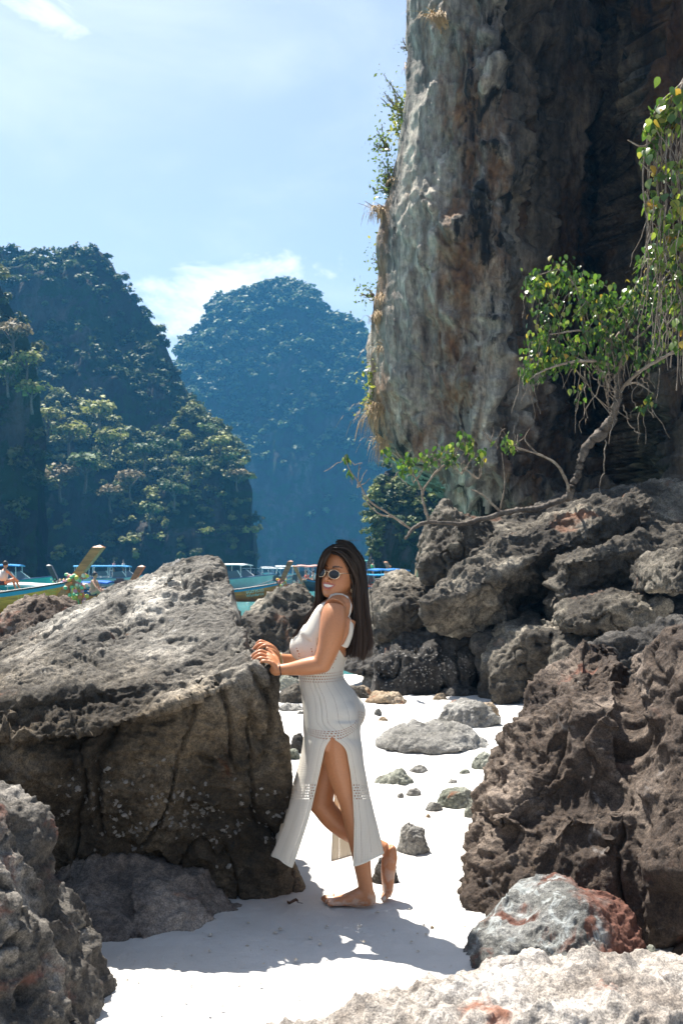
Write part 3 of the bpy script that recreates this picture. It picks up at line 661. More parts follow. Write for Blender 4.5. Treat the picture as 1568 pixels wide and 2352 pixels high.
    # big brown boulder on the right: three lobes
    rock('boulder', 'huge brown pitted boulder of rounded lobes filling the right side of the beach',
         [[(1297, 1460, 5.5), (1340, 1448, 5.5), (1410, 1455, 5.5), (1436, 1510, 5.4), (1248, 1506, 5.5), (1210, 1600, 5.3), (1180, 1650, 5.2), (1162, 1705, 5.1), (1128, 1810, 4.9), (1130, 1900, 4.5), (1260, 1660, 4.7), (1330, 1560, 4.8), (1420, 1640, 4.5), (1440, 1900, 4.3), (1300, 1900, 4.35), (1380, 1700, 6.5), (1300, 1560, 6.4), (1240, 1800, 6.4)],
          [(1150, 1720, 5.1), (1128, 1812, 4.95), (1102, 1862, 4.8), (1090, 1918, 4.75), (1108, 1960, 4.6), (1084, 2072, 4.50), (1124, 2098, 4.32), (1200, 2140, 4.2), (1350, 2160, 4.1), (1470, 2160, 4.0), (1440, 1850, 4.2), (1300, 1850, 4.3), (1200, 1820, 4.55), (1400, 1900, 6.0), (1150, 1900, 5.8)],
          [(1466, 1503, 5.0), (1510, 1460, 4.9), (1568, 1436, 4.8), (1800, 1400, 4.8), (1452, 1560, 5.0), (1450, 1700, 4.5), (1480, 1640, 4.4), (1600, 1600, 4.2), (1850, 1600, 4.0), (1850, 1950, 3.9), (1600, 1900, 4.0), (1480, 1900, 4.15), (1500, 1800, 6.0), (1850, 1700, 6.3), (1600, 1500, 6.0), (1800, 2230, 4.1), (1780, 1900, 6.0), (1500, 1900, 6.0)],
          [(1450, 1900, 4.2), (1600, 1880, 4.0), (1850, 1900, 3.8), (1475, 2160, 4.0), (1560, 2190, 3.9), (1850, 2260, 3.7), (1430, 2100, 4.2), (1500, 2000, 3.95), (1700, 2000, 3.7), (1500, 2000, 5.6), (1850, 2000, 5.6)],
          [(1400, 1560, 5.2), (1500, 1530, 5.1), (1400, 1640, 4.70), (1500, 1660, 4.60), (1400, 1760, 4.42), (1500, 1760, 4.36), (1400, 1900, 4.24), (1500, 1900, 4.12), (1420, 2150, 4.06), (1520, 2150, 3.98), (1450, 1700, 5.9), (1450, 2150, 5.5)],
          [(1280, 1980, 4.3), (1400, 1900, 4.15), (1440, 1980, 4.1), (1420, 2080, 4.1), (1300, 2080, 4.2), (1350, 2000, 4.8)]],
         0.0098, [('fbm', 1.1, 0.06, 3), ('terrace', 1.6, 0.03, 2.6), ('ridge', 2.4, 0.045, 2), ('grain', 2.1, 0.085, (0.2, 0.15, 1.0), 2.6), ('grain', 9, 0.018, (0.25, 0.1, 1.0), 1.8), ('ridge', 19, 0.011, 3), ('pit', 14, 0.010), ('ridge', 36, 0.009, 2), ('crack', (1.0, 1.0, 0.45), 0.07, 0.03)], RIGHT_ROCK, 9, 4.0, 'boulder')
    # coloured rock
    rock('rock', 'grey rock streaked white with a rust-red right side in front of the brown boulder',
         [[(1058, 2190, 3.95), (1075, 2125, 4.0), (1100, 2104, 4.0), (1160, 2040, 4.05), (1260, 2060, 4.05), (1260, 2212, 3.65), (1120, 2206, 3.72), (1080, 2150, 4.3), (1200, 2060, 4.5)],
          [(1400, 2050, 4.0), (1460, 2130, 3.92), (1494, 2215, 3.8), (1350, 2218, 3.6), (1320, 2030, 4.0), (1450, 2150, 4.4), (1330, 2040, 4.4)],
          [(1067, 2184, 3.95), (1080, 2130, 4.02), (1105, 2112, 4.05), (1161, 2046, 4.1), (1200, 2012, 4.12), (1269, 1984, 4.12), (1310, 1992, 4.1), (1344, 2018, 4.08), (1410, 2066, 4.0), (1455, 2150, 3.9), (1484, 2212, 3.8), (1300, 2215, 3.62), (1180, 2205, 3.7), (1250, 2080, 3.85), (1350, 2080, 3.82), (1280, 2050, 4.5), (1120, 2120, 4.4), (1440, 2120, 4.4)]],
         0.008, [('fbm', 2.4, 0.05, 4), ('grain', 6, 0.03, (0.1, 0.2, 1), 2.5), ('ridge', 18, 0.012, 3), ('pit', 13, 0.022), ('pit', 28, 0.01)], COLOUR_ROCK, 3, 5.0)
    # blurred pale rock at the very front
    rock('rock', 'pale sunlit rock with rusty patches along the bottom right edge of the picture',
         [[(560, 2400, 2.95), (600, 2372, 3.05), (640, 2352, 3.05), (700, 2335, 3.1), (833, 2306, 3.1), (969, 2252, 3.1), (1114, 2220, 3.1), (1302, 2206, 3.1), (1568, 2206, 3.05), (1800, 2210, 3.0), (1568, 2300, 2.5), (1300, 2300, 2.55), (1000, 2350, 2.6), (700, 2430, 2.75), (1800, 2500, 2.3), (1300, 2520, 2.3), (900, 2520, 2.4), (1300, 2240, 3.5), (1800, 2230, 3.4)],
          [(1380, 2215, 3.15), (1470, 2195, 3.25), (1560, 2185, 3.3), (1700, 2185, 3.3), (1700, 2260, 2.9), (1450, 2250, 2.95), (1500, 2230, 3.6)]],
         0.008, [('fbm', 2.6, 0.055, 4), ('ridge', 6, 0.03, 3), ('ridge', 17, 0.010, 3), ('pit', 11, 0.02), ('strata', 6, 0.03, (0.1, -0.3, 1))], FRONT_ROCK, 6, 6.0)

    # ---- the pile under the cliff
    PS = [('terrace', 1.1, 0.035, 3.0), ('terrace', 3.6, 0.022, 2.4), ('fbm', 0.8, 0.025, 4), ('ridge', 2.6, 0.014, 3), ('grain', 6.5, 0.03, (0.8, 0.2, 0.45), 2.6), ('ridge', 13, 0.016, 3), ('crack', (0.9, 0.9, 0.9), 0.08, 0.025), ('pit', 3.0, 0.03), ('strata', 2.6, 0.04, (-0.45, -0.3, 0.85))]
    bedp = (-0.45, -0.3, 0.85)
    vx = 0.021
    rock('rock', 'tall pointed rock with rusty left edge at the left end of the slab pile',
         [([(1020, 1150, 13.2), (1032, 1152, 13.2), (996, 1185, 13.2), (988, 1230, 13.0), (962, 1300, 12.8), (975, 1340, 12.8), (1010, 1335, 12.7), (1090, 1300, 12.7), (1046, 1172, 13.0), (1060, 1230, 12.6)], 1.2),
          ([(1040, 1175, 13.4), (1100, 1180, 13.5), (1135, 1200, 13.6), (1150, 1290, 13.0), (1060, 1300, 12.6), (1040, 1230, 12.9)], 1.4)],
         vx, PS, PILE_ROCK, 1, 11.0)
    rock('rock', 'long tilted slab with a bright sunlit upper face lying across the middle of the pile',
         [([(972, 1385, 11.9), (985, 1440, 12.3), (1040, 1450, 12.4), (1097, 1452, 12.5), (1148, 1392, 12.9), (1259, 1338, 13.0), (1305, 1284, 13.1), (1432, 1232, 13.2), (1483, 1186, 13.0), (1500, 1145, 13.1), (1440, 1148, 13.4), (1381, 1140, 13.6), (1280, 1182, 13.4), (1178, 1212, 13.2), (1097, 1266, 12.9), (1026, 1326, 12.5), (1040, 1372, 11.75), (1150, 1318, 12.05), (1270, 1252, 12.4), (1400, 1196, 12.8)], 1.2)],
         vx, PS + [('strata', 1.1, 0.10, bedp)], PILE_ROCK, 1, 12.0)
    rock('rock', 'layered square-ended block resting under the right end of the long tilted slab',
         [([(1295, 1290, 11.6), (1391, 1240, 11.9), (1478, 1226, 12.2), (1514, 1266, 11.9), (1400, 1262, 11.55), (1508, 1335, 12.0), (1420, 1370, 11.9), (1295, 1405, 11.8), (1290, 1340, 11.7)], 1.6)],
         vx, PS + [('strata', 3.4, 0.11, (0.15, -0.2, 1))], PILE_ROCK, 1, 13.0)
    rock('rock', 'dark cracked wedge of rock below the layered block and above the brown boulder',
         [([(1295, 1406, 11.0), (1340, 1385, 11.1), (1401, 1358, 11.3), (1498, 1332, 11.4), (1535, 1390, 10.8), (1420, 1395, 10.5), (1484, 1468, 10.7), (1356, 1460, 10.7), (1300, 1440, 10.8)], 1.6)],
         vx, PS, PILE_ROCK, 1, 14.0)
    rock('rock', 'jagged grey ridge of rock beside the dark hair and left of the slab',
         [([(888, 1318, 13.8), (930, 1310, 13.9), (954, 1318, 13.8), (990, 1350, 13.3), (860, 1352, 13.6), (848, 1370, 13.4), (846, 1430, 13.2), (860, 1490, 13.1), (930, 1480, 13.0), (985, 1440, 12.9), (978, 1380, 12.9), (900, 1400, 12.85)], 1.5)],
         vx, PS + [('strata', 2.6, 0.10, bedp)], PILE_ROCK, 1, 15.0)
    BB = rock('rock', 'dark square block crusted with barnacles standing on the sand below the slab',
         [([(858, 1520, 12.5), (857, 1584, 12.45), (904, 1480, 12.8), (960, 1452, 12.9), (1000, 1448, 12.8), (1010, 1500, 12.4), (1015, 1568, 12.4), (930, 1580, 12.3)], 1.3),
          ([(985, 1460, 12.7), (1050, 1450, 12.7), (1090, 1454, 12.6), (1094, 1500, 12.4), (1092, 1556, 12.4), (1050, 1566, 12.3), (1010, 1560, 12.3)], 1.3)],
         0.022, PS[:1] + [('ridge', 2.2, 0.05, 3), ('ridge', 9, 0.03, 3), ('crack', (0.8, 0.8, 0.4), 0.14, 0.03), ('pit', 3, 0.06)], BARN_ROCK, 2, 16.0)
    rock('rock', 'narrow dark block wedged between the barnacled block and the knobbly rock',
         [([(1098, 1470, 12.2), (1148, 1454, 12.2), (1152, 1500, 12.0), (1130, 1556, 11.9), (1096, 1552, 12.1)], 1.2)], vx, PS, BARN_ROCK, 2, 17.0)
    rock('rock', 'knobbly grey rock with holes stepping up from the sand behind the brown boulder',
         [([(1122, 1556, 11.2), (1135, 1500, 11.4), (1150, 1470, 11.6), (1190, 1470, 11.3), (1204, 1592, 11.1), (1150, 1600, 11.1), (1122, 1588, 11.2)], 1.2),
          ([(1150, 1470, 11.6), (1165, 1442, 11.7), (1188, 1432, 11.7), (1230, 1424, 11.7), (1280, 1418, 11.6), (1304, 1450, 11.1), (1220, 1462, 11.0), (1260, 1560, 11.1), (1190, 1560, 11.2)], 1.3),
          ([(1300, 1440, 11.2), (1365, 1440, 11.0), (1420, 1470, 10.6), (1380, 1540, 10.2), (1260, 1540, 10.6)], 1.2)],
         vx, PS + [('pit', 2.6, 0.08)], PILE_ROCK, 1, 18.0)
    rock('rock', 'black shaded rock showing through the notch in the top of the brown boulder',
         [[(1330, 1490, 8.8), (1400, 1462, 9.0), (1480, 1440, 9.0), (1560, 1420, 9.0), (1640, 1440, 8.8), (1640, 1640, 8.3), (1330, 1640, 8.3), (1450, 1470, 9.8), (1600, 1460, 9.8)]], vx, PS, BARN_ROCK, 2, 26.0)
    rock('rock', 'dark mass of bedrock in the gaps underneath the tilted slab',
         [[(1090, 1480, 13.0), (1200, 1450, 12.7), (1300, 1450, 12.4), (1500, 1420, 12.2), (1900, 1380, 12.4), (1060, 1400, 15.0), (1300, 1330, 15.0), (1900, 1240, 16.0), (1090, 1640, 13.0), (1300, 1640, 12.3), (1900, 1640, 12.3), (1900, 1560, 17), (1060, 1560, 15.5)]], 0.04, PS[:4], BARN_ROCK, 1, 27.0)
    rock('rock', 'rust-edged rock at the right border above the brown boulder',
         [([(1530, 1300, 10.0), (1568, 1262, 10.0), (1640, 1250, 10.0), (1640, 1360, 9.8), (1545, 1360, 9.8)], 1.4)], vx, PS, PILE_ROCK, 1, 19.0)
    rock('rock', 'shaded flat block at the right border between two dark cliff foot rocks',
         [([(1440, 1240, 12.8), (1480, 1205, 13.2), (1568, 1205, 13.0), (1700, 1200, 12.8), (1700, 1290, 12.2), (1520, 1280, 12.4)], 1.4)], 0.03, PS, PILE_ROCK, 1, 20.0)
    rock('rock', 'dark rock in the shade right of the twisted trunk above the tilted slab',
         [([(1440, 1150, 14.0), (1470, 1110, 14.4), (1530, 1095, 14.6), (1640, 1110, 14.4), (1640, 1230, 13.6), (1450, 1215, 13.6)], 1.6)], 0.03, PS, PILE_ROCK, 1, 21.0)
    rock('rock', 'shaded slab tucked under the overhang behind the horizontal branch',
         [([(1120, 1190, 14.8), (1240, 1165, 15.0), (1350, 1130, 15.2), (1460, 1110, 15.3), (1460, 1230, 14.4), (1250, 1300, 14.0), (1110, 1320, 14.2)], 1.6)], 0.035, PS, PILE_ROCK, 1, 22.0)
    rock('rock', 'grey slope dotted with pale barnacles behind the tips of the hair',
         [([(780, 1530, 13.6), (800, 1500, 14.0), (850, 1488, 13.8), (900, 1490, 13.4), (870, 1545, 12.9), (800, 1545, 13.2)], 0.9)], vx, PS[:3], BARN_ROCK, 2, 23.0)
    rock('rock', 'black-footed jagged rock at the waterline between the boulder and the woman',
         [([(556, 1412, 16.6), (582, 1388, 16.8), (630, 1366, 17.0), (676, 1343, 17.2), (696, 1353, 17.0), (716, 1374, 16.8), (726, 1400, 16.4), (735, 1500, 16.0), (650, 1506, 15.8), (560, 1470, 16.0), (545, 1430, 16.4), (740, 1620, 16.2), (650, 1620, 16.0), (550, 1620, 16.2)], 1.5)],
         0.03, [('fbm', 0.8, 0.08, 3), ('ridge', 1.5, 0.14, 3), ('grain', 4.5, 0.08, (0.5, 0.1, 0.8), 2.0), ('ridge', 9, 0.03, 3), ('pit', 2.4, 0.10)], PILE_ROCK, 2, 24.0)
    rock('rock', 'rounded brown rock behind the left shoulder of the huge boulder, in front of a boat',
         [([(-50, 1455, 9.2), (-10, 1420, 9.3), (22, 1390, 9.4), (66, 1372, 9.5), (100, 1378, 9.4), (122, 1398, 9.3), (132, 1445, 9.0), (60, 1470, 8.9), (-40, 1500, 8.8)], 1.0)],
         0.02, [('fbm', 1.3, 0.06, 3), ('ridge', 4, 0.05, 3), ('ridge', 12, 0.018, 3)], RIGHT_ROCK, 3, 25.0)
    return LB, BB
BIG, BARN = boulders()

# ---- small stones lying on the sand: (u, v of the foot, width, height in photo units, material, label)
def small_stones():
    SS = [(885, 1612, 98, 26, OCHRE, 'long flat ochre stone on the sand right of the hip'), (1010, 1604, 34, 15, OCHRE, 'small round yellowish stone alone on the sand below the barnacled block'),
          (1072, 1668, 158, 56, STONE, 'wedge-shaped grey rock with pointed top on the sand'), (1000, 1724, 268, 58, STONE, 'broad flat grey slab half buried in the sand'),
          (1112, 1768, 64, 40, GREENISH, 'knobbly greenish rock at the foot of the brown boulder, near the flat slab'), (905, 1800, 92, 30, GREENISH, 'low pitted greenish stone on the sand right of the skirt'),
          (962, 1775, 48, 15, STONE, 'thin grey stone just behind the low pitted greenish stone'), (1067, 1780, 30, 11, GREENISH, 'small flat stone left of the knobbly greenish rock'),
          (1040, 1798, 24, 10, STONE, 'tiny dark stone in the middle of the open sand'), (950, 1824, 38, 15, STONE, 'small grey hump of stone on the sand beside the knee'),
          (920, 1827, 18, 10, STONE, 'tiny stone touching the left of the small grey hump'), (1052, 1848, 104, 40, GREENISH, 'mottled greenish rock beside the left foot of the brown boulder'),
          (1078, 1872, 30, 28, GREENISH, 'small mottled stone below the mottled greenish rock'), (997, 1858, 46, 20, STONE, 'flat grey stone between open sand and the mottled rock'), (983, 1872, 14, 9, OCHRE, 'tiny ochre stone below the flat grey stone'),
          (950, 1952, 80, 66, STONE, 'rounded grey stone with small holes on the sand behind the raised heel'), (884, 2022, 66, 56, BARN_ROCK, 'dark stone between the two feet of the woman'),
          (868, 1642, 20, 14, STONE, 'little pointed stone on the sand below the ochre stone'), (880, 1656, 24, 9, OCHRE, 'little flat stone below the little pointed stone'), (992, 2128, 15, 9, OCHRE, 'pebble on the sunlit sand right of the front foot'),
          (838, 1588, 42, 26, OCHRE, 'yellow-brown stone against the barnacled block'), (815, 1598, 72, 28, PILE_ROCK, 'flat rock just behind the small of the back'),
          (662, 1572, 64, 36, GREENISH, 'mossy rock below the forearm'), (672, 1612, 76, 44, PILE_ROCK, 'broken rock between the boulder and the dress'), (668, 1630, 64, 14, STONE, 'thin stone sheet in the sand below the broken rock'),
          (684, 1730, 40, 46, BARN_ROCK, 'black rock between the boulder and the skirt'), (672, 1745, 40, 24, GREENISH, 'small rock at the foot of the black rock'), (662, 1830, 30, 36, STONE, 'grey stone half hidden by the boulder edge beside the skirt'),
          (728, 1866, 30, 12, STONE, 'little stone seen under the bent knee'), (690, 1640, 18, 8, STONE, 'tiny dark stone left of the dress'),
          (1165, 1602, 70, 60, STONE, 'pale smooth stone leaning at the foot of the knobbly rock'), (1060, 1588, 100, 22, BARN_ROCK, 'low dark stone in the shade below the barnacled block'), (1120, 1650, 60, 34, OCHRE, 'reddish stone right of the wedge-shaped rock'),
          (850, 1562, 44, 40, STONE, 'pale stone leaning on the left of the barnacled block'), (432, 2010, 66, 44, LOW_ROCK, 'small green-black stone in the shade under the huge boulder'), (330, 1990, 90, 80, LOW_ROCK, 'dark stone with two white shells behind the low wavy rock'),
          (1490, 2200, 50, 34, GREENISH, 'small mossy stone at the foot of the brown boulder on the right')]
    r3 = np.random.default_rng(5)
    for i, (u, v, w, h, mat, lab) in enumerate(SS):
        d = gd(v) if u > 480 or v > 2100 else gd(2150) + 0.75
        p = P(u, v, d); k = d / F; W, H = w * k, h * k
        n = 26; pts = []
        for _ in range(n):
            a = r3.random() * 6.283; e = r3.random(); rr = 1 - 0.42 * e ** 2
            pts.append((p[0] + W / 2 * rr * math.cos(a) * (0.85 + 0.2 * r3.random()), p[1] + 0.1 * W + W * 0.42 * rr * math.sin(a), -0.03 + (H * 1.05 + 0.03) * e * (0.8 + 0.2 * r3.random())))
        pts.append((p[0] - W / 2, p[1] + 0.1 * W, 0.0)); pts.append((p[0] + W / 2, p[1] + 0.1 * W, 0.0)); pts.append((p[0] + W * (r3.random() - 0.5) * 0.5, p[1] + 0.15 * W, H * 1.02))
        bm = bmesh.new(); hull_into(bm, pts); me = bpy.data.meshes.new('stone'); bm.to_mesh(me); bm.free()
        vox = max(0.006, min(0.02, W / 45)); me = remeshed(me, vox); me.name = 'stone'
        relax(me, 2); f = 3.2 / max(W, 0.08)
        rough_up(me, [('fbm', f, W * 0.05, 3), ('ridge', f * 2.2, W * 0.035, 3), ('ridge', f * 5, W * 0.012, 2)], i * 1.3)
        zoff = float(sand_z(np.array([p[0]]), np.array([p[1]]))[0])
        me.materials.clear(); o = link('stone', me, mat); o.location.z = zoff; o['label'] = lab; o['category'] = 'stone'; o['group'] = 'stones lying on the sand'
small_stones()

GRIT = plain('coral_grit', (0.46, 0.41, 0.34), 0.9, var=0.3, scale=30)
def scatter_bits():
    """crumbs of coral and shell grit on the sand: nobody could count them"""
    r4 = np.random.default_rng(9); V = []; Fc = []
    base = np.array([(1, 0, 0), (0.3, 0.9, 0), (-0.8, 0.5, 0), (-0.7, -0.7, 0), (0.4, -0.8, 0), (0, 0, 0.8)]); ft = [(0, 1, 5), (1, 2, 5), (2, 3, 5), (3, 4, 5), (4, 0, 5)]
    for k in range(2600):
        y = 2.6 + 10.5 * r4.random() ** 1.3; x = (r4.random() * 2 - 1) * 0.42 * y + 0.1
        cl = perlin(np.array([[x * 0.8, y * 0.5, 3.3]]))[0]
        if cl < 0.05 + 0.3 * r4.random(): continue
        s = 0.003 + 0.008 * r4.random() ** 3; a = r4.random() * 6.28
        q = base * s * (0.6 + 0.8 * r4.random((6, 1))); q = np.stack([q[:, 0] * math.cos(a) - q[:, 1] * math.sin(a), q[:, 0] * math.sin(a) + q[:, 1] * math.cos(a), q[:, 2]], 1)
        z = float(sand_z(np.array([x]), np.array([y]))[0])
        o = len(V); V.extend((q + (x, y, z + 0.004)).tolist()); Fc.extend([tuple(i + o for i in t) for t in ft])
    link('coral_grit', mesh_from('coral_grit', V, Fc, False), GRIT, kind='stuff')
    # a curled dead leaf
    p = G(672, 2084); mb = MB()
    ln = 0.05; pr = [(-1, 0.0), (-0.6, 0.3), (0, 0.42), (0.6, 0.3), (1, 0)]
    vs = []
    for t, wd in pr:
        for s_ in (-1, 0, 1): vs.append((p[0] + t * ln * 0.5 + 0.0, p[1] + s_ * wd * ln * 0.4, 0.02 + 0.012 * abs(s_) + 0.008 * math.sin(t * 3)))
    fs = []
    for i in range(4):
        for j in range(2): fs.append((i * 3 + j, i * 3 + j + 1, i * 3 + j + 4, i * 3 + j + 3))
    mb.add(vs, fs); mb.tube([(p[0] + 0.02, p[1], 0.022), (p[0] + 0.045, p[1], 0.018)], 0.0015, 5)
    o = mb.build('dead_leaf', plain('dead_leaf_brown', (0.09, 0.045, 0.025), 0.7), smooth=True); o['label'] = 'small curled brown dead leaf on the shaded sand left of the feet'; o['category'] = 'leaf'
scatter_bits()

def shells():
    """oysters cemented to the foot of the big boulder, barnacles on the dark block"""
    r5 = np.random.default_rng(15)
    SH = NM('oyster_shell'); inf = SH.n.new('ShaderNodeObjectInfo')
    SH.set('Base Color', SH.mix(SH.noise(60, 4), SH.mix(inf.outputs['Random'], (0.14, 0.13, 0.12), (0.25, 0.235, 0.21)), (0.13, 0.12, 0.11))).set('Roughness', 0.6)
    protos = []
    for s in range(4):
        n = 9; vs = [(0, 0, 0.45)]; 
        for ring, (rr, zz) in enumerate(((0.55, 0.42), (1.0, 0.0))):
            for j in range(n):
                a = j * 6.2832 / n; k = rr * (0.75 + 0.5 * r5.random()); vs.append((k * math.cos(a) * 0.72, k * math.sin(a), zz + 0.25 * (r5.random() - 0.4) * (1 - ring * 0.5)))
        fs = [(0, 1 + j, 1 + (j + 1) % n) for j in range(n)] + [(1 + j, 1 + n + j, 1 + n + (j + 1) % n, 1 + (j + 1) % n) for j in range(n)]
        me = mesh_from('oyster_shell', vs, fs, False); me.materials.append(SH.m); protos.append(me)
    def cast(o, cells, size, name, par):
        me = o.data; v = get_v(me); bvh = BVHTree.FromPolygons([Vector(x) for x in v], [tuple(p.vertices) for p in me.polygons])
        cam0 = Vector((0, 0, CAM_H)); k = 0
        for u, w in cells:
            d = (Vector(P(u, w, 1.0)) - cam0).normalized(); hit = bvh.ray_cast(cam0, d)
            if hit[0] is None: continue
            m = protos[k % 4]; k += 1
            q = link(name, m, None); q.parent = par; q.location = hit[0] - hit[1] * 0.003
            q.rotation_euler = hit[1].to_track_quat('Z', 'Y').to_euler(); q.rotation_euler.rotate_axis('Z', r5.random() * 6.28)
            s = size * (0.6 + 0.8 * r5.random()); q.scale = (s, s, s * (0.5 + 0.6 * r5.random()))
    cells = []
    while len(cells) < 250:
        u = 130 + 530 * r5.random(); w = 1875 + 42 * r5.normal() + 0.04 * (u - 400)
        if perlin(np.array([[u * 0.02, w * 0.03, 1.7]]))[0] > -0.15: cells.append((u, w))
    cells += [(150 + 300 * r5.random(), 1740 + 100 * r5.random()) for _ in range(30)]
    cast(BIG, cells, 0.0105, 'oyster_shell', BIG)
    cells = [(858 + 160 * r5.random(), 1485 + 95 * r5.random()) for _ in range(190)] + [(1010 + 80 * r5.random(), 1500 + 60 * r5.random()) for _ in range(60)]
    cast(BARN, cells, 0.014, 'barnacle', BARN)
shells()

# ---------------------------------------------------------------- plants near by
LEAF = NM('glossy_leaf'); _i = LEAF.n.new('ShaderNodeObjectInfo')
lc = LEAF.ramp(_i.outputs['Random'], [(0.0, (0.045, 0.085, 0.024)), (0.35, (0.13, 0.185, 0.05)), (0.72, (0.27, 0.31, 0.09)), (0.90, (0.36, 0.33, 0.09)), (1.0, (0.42, 0.24, 0.04))])
LEAFS = NM('glossy_leaf_mass')
for m_, c_ in ((LEAF, lc), (LEAFS, LEAFS.attr('tint'))):
    m_.set('Base Color', c_).set('Roughness', 0.28)
    t_ = m_.n.new('ShaderNodeBsdfTranslucent'); m_.l.new(m_.mix(1.0, c_, (1.5, 1.6, 0.8), 'MULTIPLY'), t_.inputs[0])
    x_ = m_.n.new('ShaderNodeMixShader'); x_.inputs[0].default_value = 0.35
    m_.l.new(m_.b.outputs[0], x_.inputs[1]); m_.l.new(t_.outputs[0], x_.inputs[2]); m_.l.new(x_.outputs[0], m_.out.inputs['Surface'])
TWIG = rock_mat('pale_twig', (0.13, 0.10, 0.075), (0.25, 0.20, 0.155), (0.40, 0.35, 0.29), 12, bump=(0.5, 0.01))
DRY = plain('dry_grass', (0.42, 0.29, 0.15), 0.8, var=0.35)
def leaf_shape(wide):
    prof = [(0.0, 0.0), (0.12, 0.36), (0.35, 0.50), (0.62, 0.38), (0.85, 0.16), (1.0, 0.0)]
    v = []; 
    for t, w in prof: v += [(-w * wide, t, 0.10 * w - 0.22 * t * t), (0, t, -0.22 * t * t), (w * wide, t, 0.10 * w - 0.22 * t * t)]
    f = []
    for i in range(5):
        for j in range(2): f.append((i * 3 + j, i * 3 + j + 1, i * 3 + j + 4, i * 3 + j + 3))
    return np.array(v), f
def leafy(parent, spots, size, rng, cap, wide=1.0, tints=((0.04, 0.09, 0.02), (0.10, 0.18, 0.03), (0.22, 0.27, 0.05), (0.38, 0.30, 0.05))):
    """spots: (centre, spread 3-vector, count). First 'cap' leaves are parts, the rest one mesh"""
    lv, lf = leaf_shape(wide); me = mesh_from('leaf', lv, lf); me.materials.append(LEAF.m)
    V = []; Fc = []; C = []; allp = []
    for c, sp, n in spots:
        for _ in range(n):
            o = rng.normal(size=3) * 0.5; allp.append(c + np.clip(o, -1.1, 1.1) * sp)
    rng.shuffle(allp)
    for k, p in enumerate(allp):
        s = size * (0.65 + 0.6 * rng.random())
        az = rng.random() * 6.283; tilt = -0.5 - 0.9 * rng.random()
        rot = Matrix.Rotation(az, 3, 'Z') @ Matrix.Rotation(tilt, 3, 'X') @ Matrix.Rotation((rng.random() - 0.5) * 1.2, 3, 'Y')
        if k < cap:
            o = link('leaf', me); o.parent = parent; o.matrix_parent_inverse = Matrix.Translation(-Vector(parent.location))
            o.location = p; o.rotation_euler = rot.to_euler(); o.scale = (s, s, s)
        else:
            q = (np.array(rot) @ (lv * s).T).T + p; b = len(V); V.extend(q.tolist()); Fc.extend([tuple(i + b for i in f) for f in lf])
            t = tints[min(len(tints) - 1, int(abs(rng.normal()) * 1.25))]; C.extend([np.array(t) * (0.8 + 0.4 * rng.random())] * len(lv))
    if V:
        m2 = mesh_from('foliage', V, Fc); set_col(m2, np.array(C)); o = link('foliage', m2, LEAFS.m, kind='stuff'); under(o, parent)
def wob(a, b, n, rng, amp, sag=0.0):
    t = np.linspace(0, 1, n)[:, None]; a = np.array(a); b = np.array(b); p = a * (1 - t) + b * t
    w = np.cumsum(rng.normal(size=(n, 3)), 0); w -= w[0] + (w[-1] - w[0]) * t
    p = p + w * amp; p[:, 2] -= sag * 4 * (t * (1 - t))[:, 0]; return p
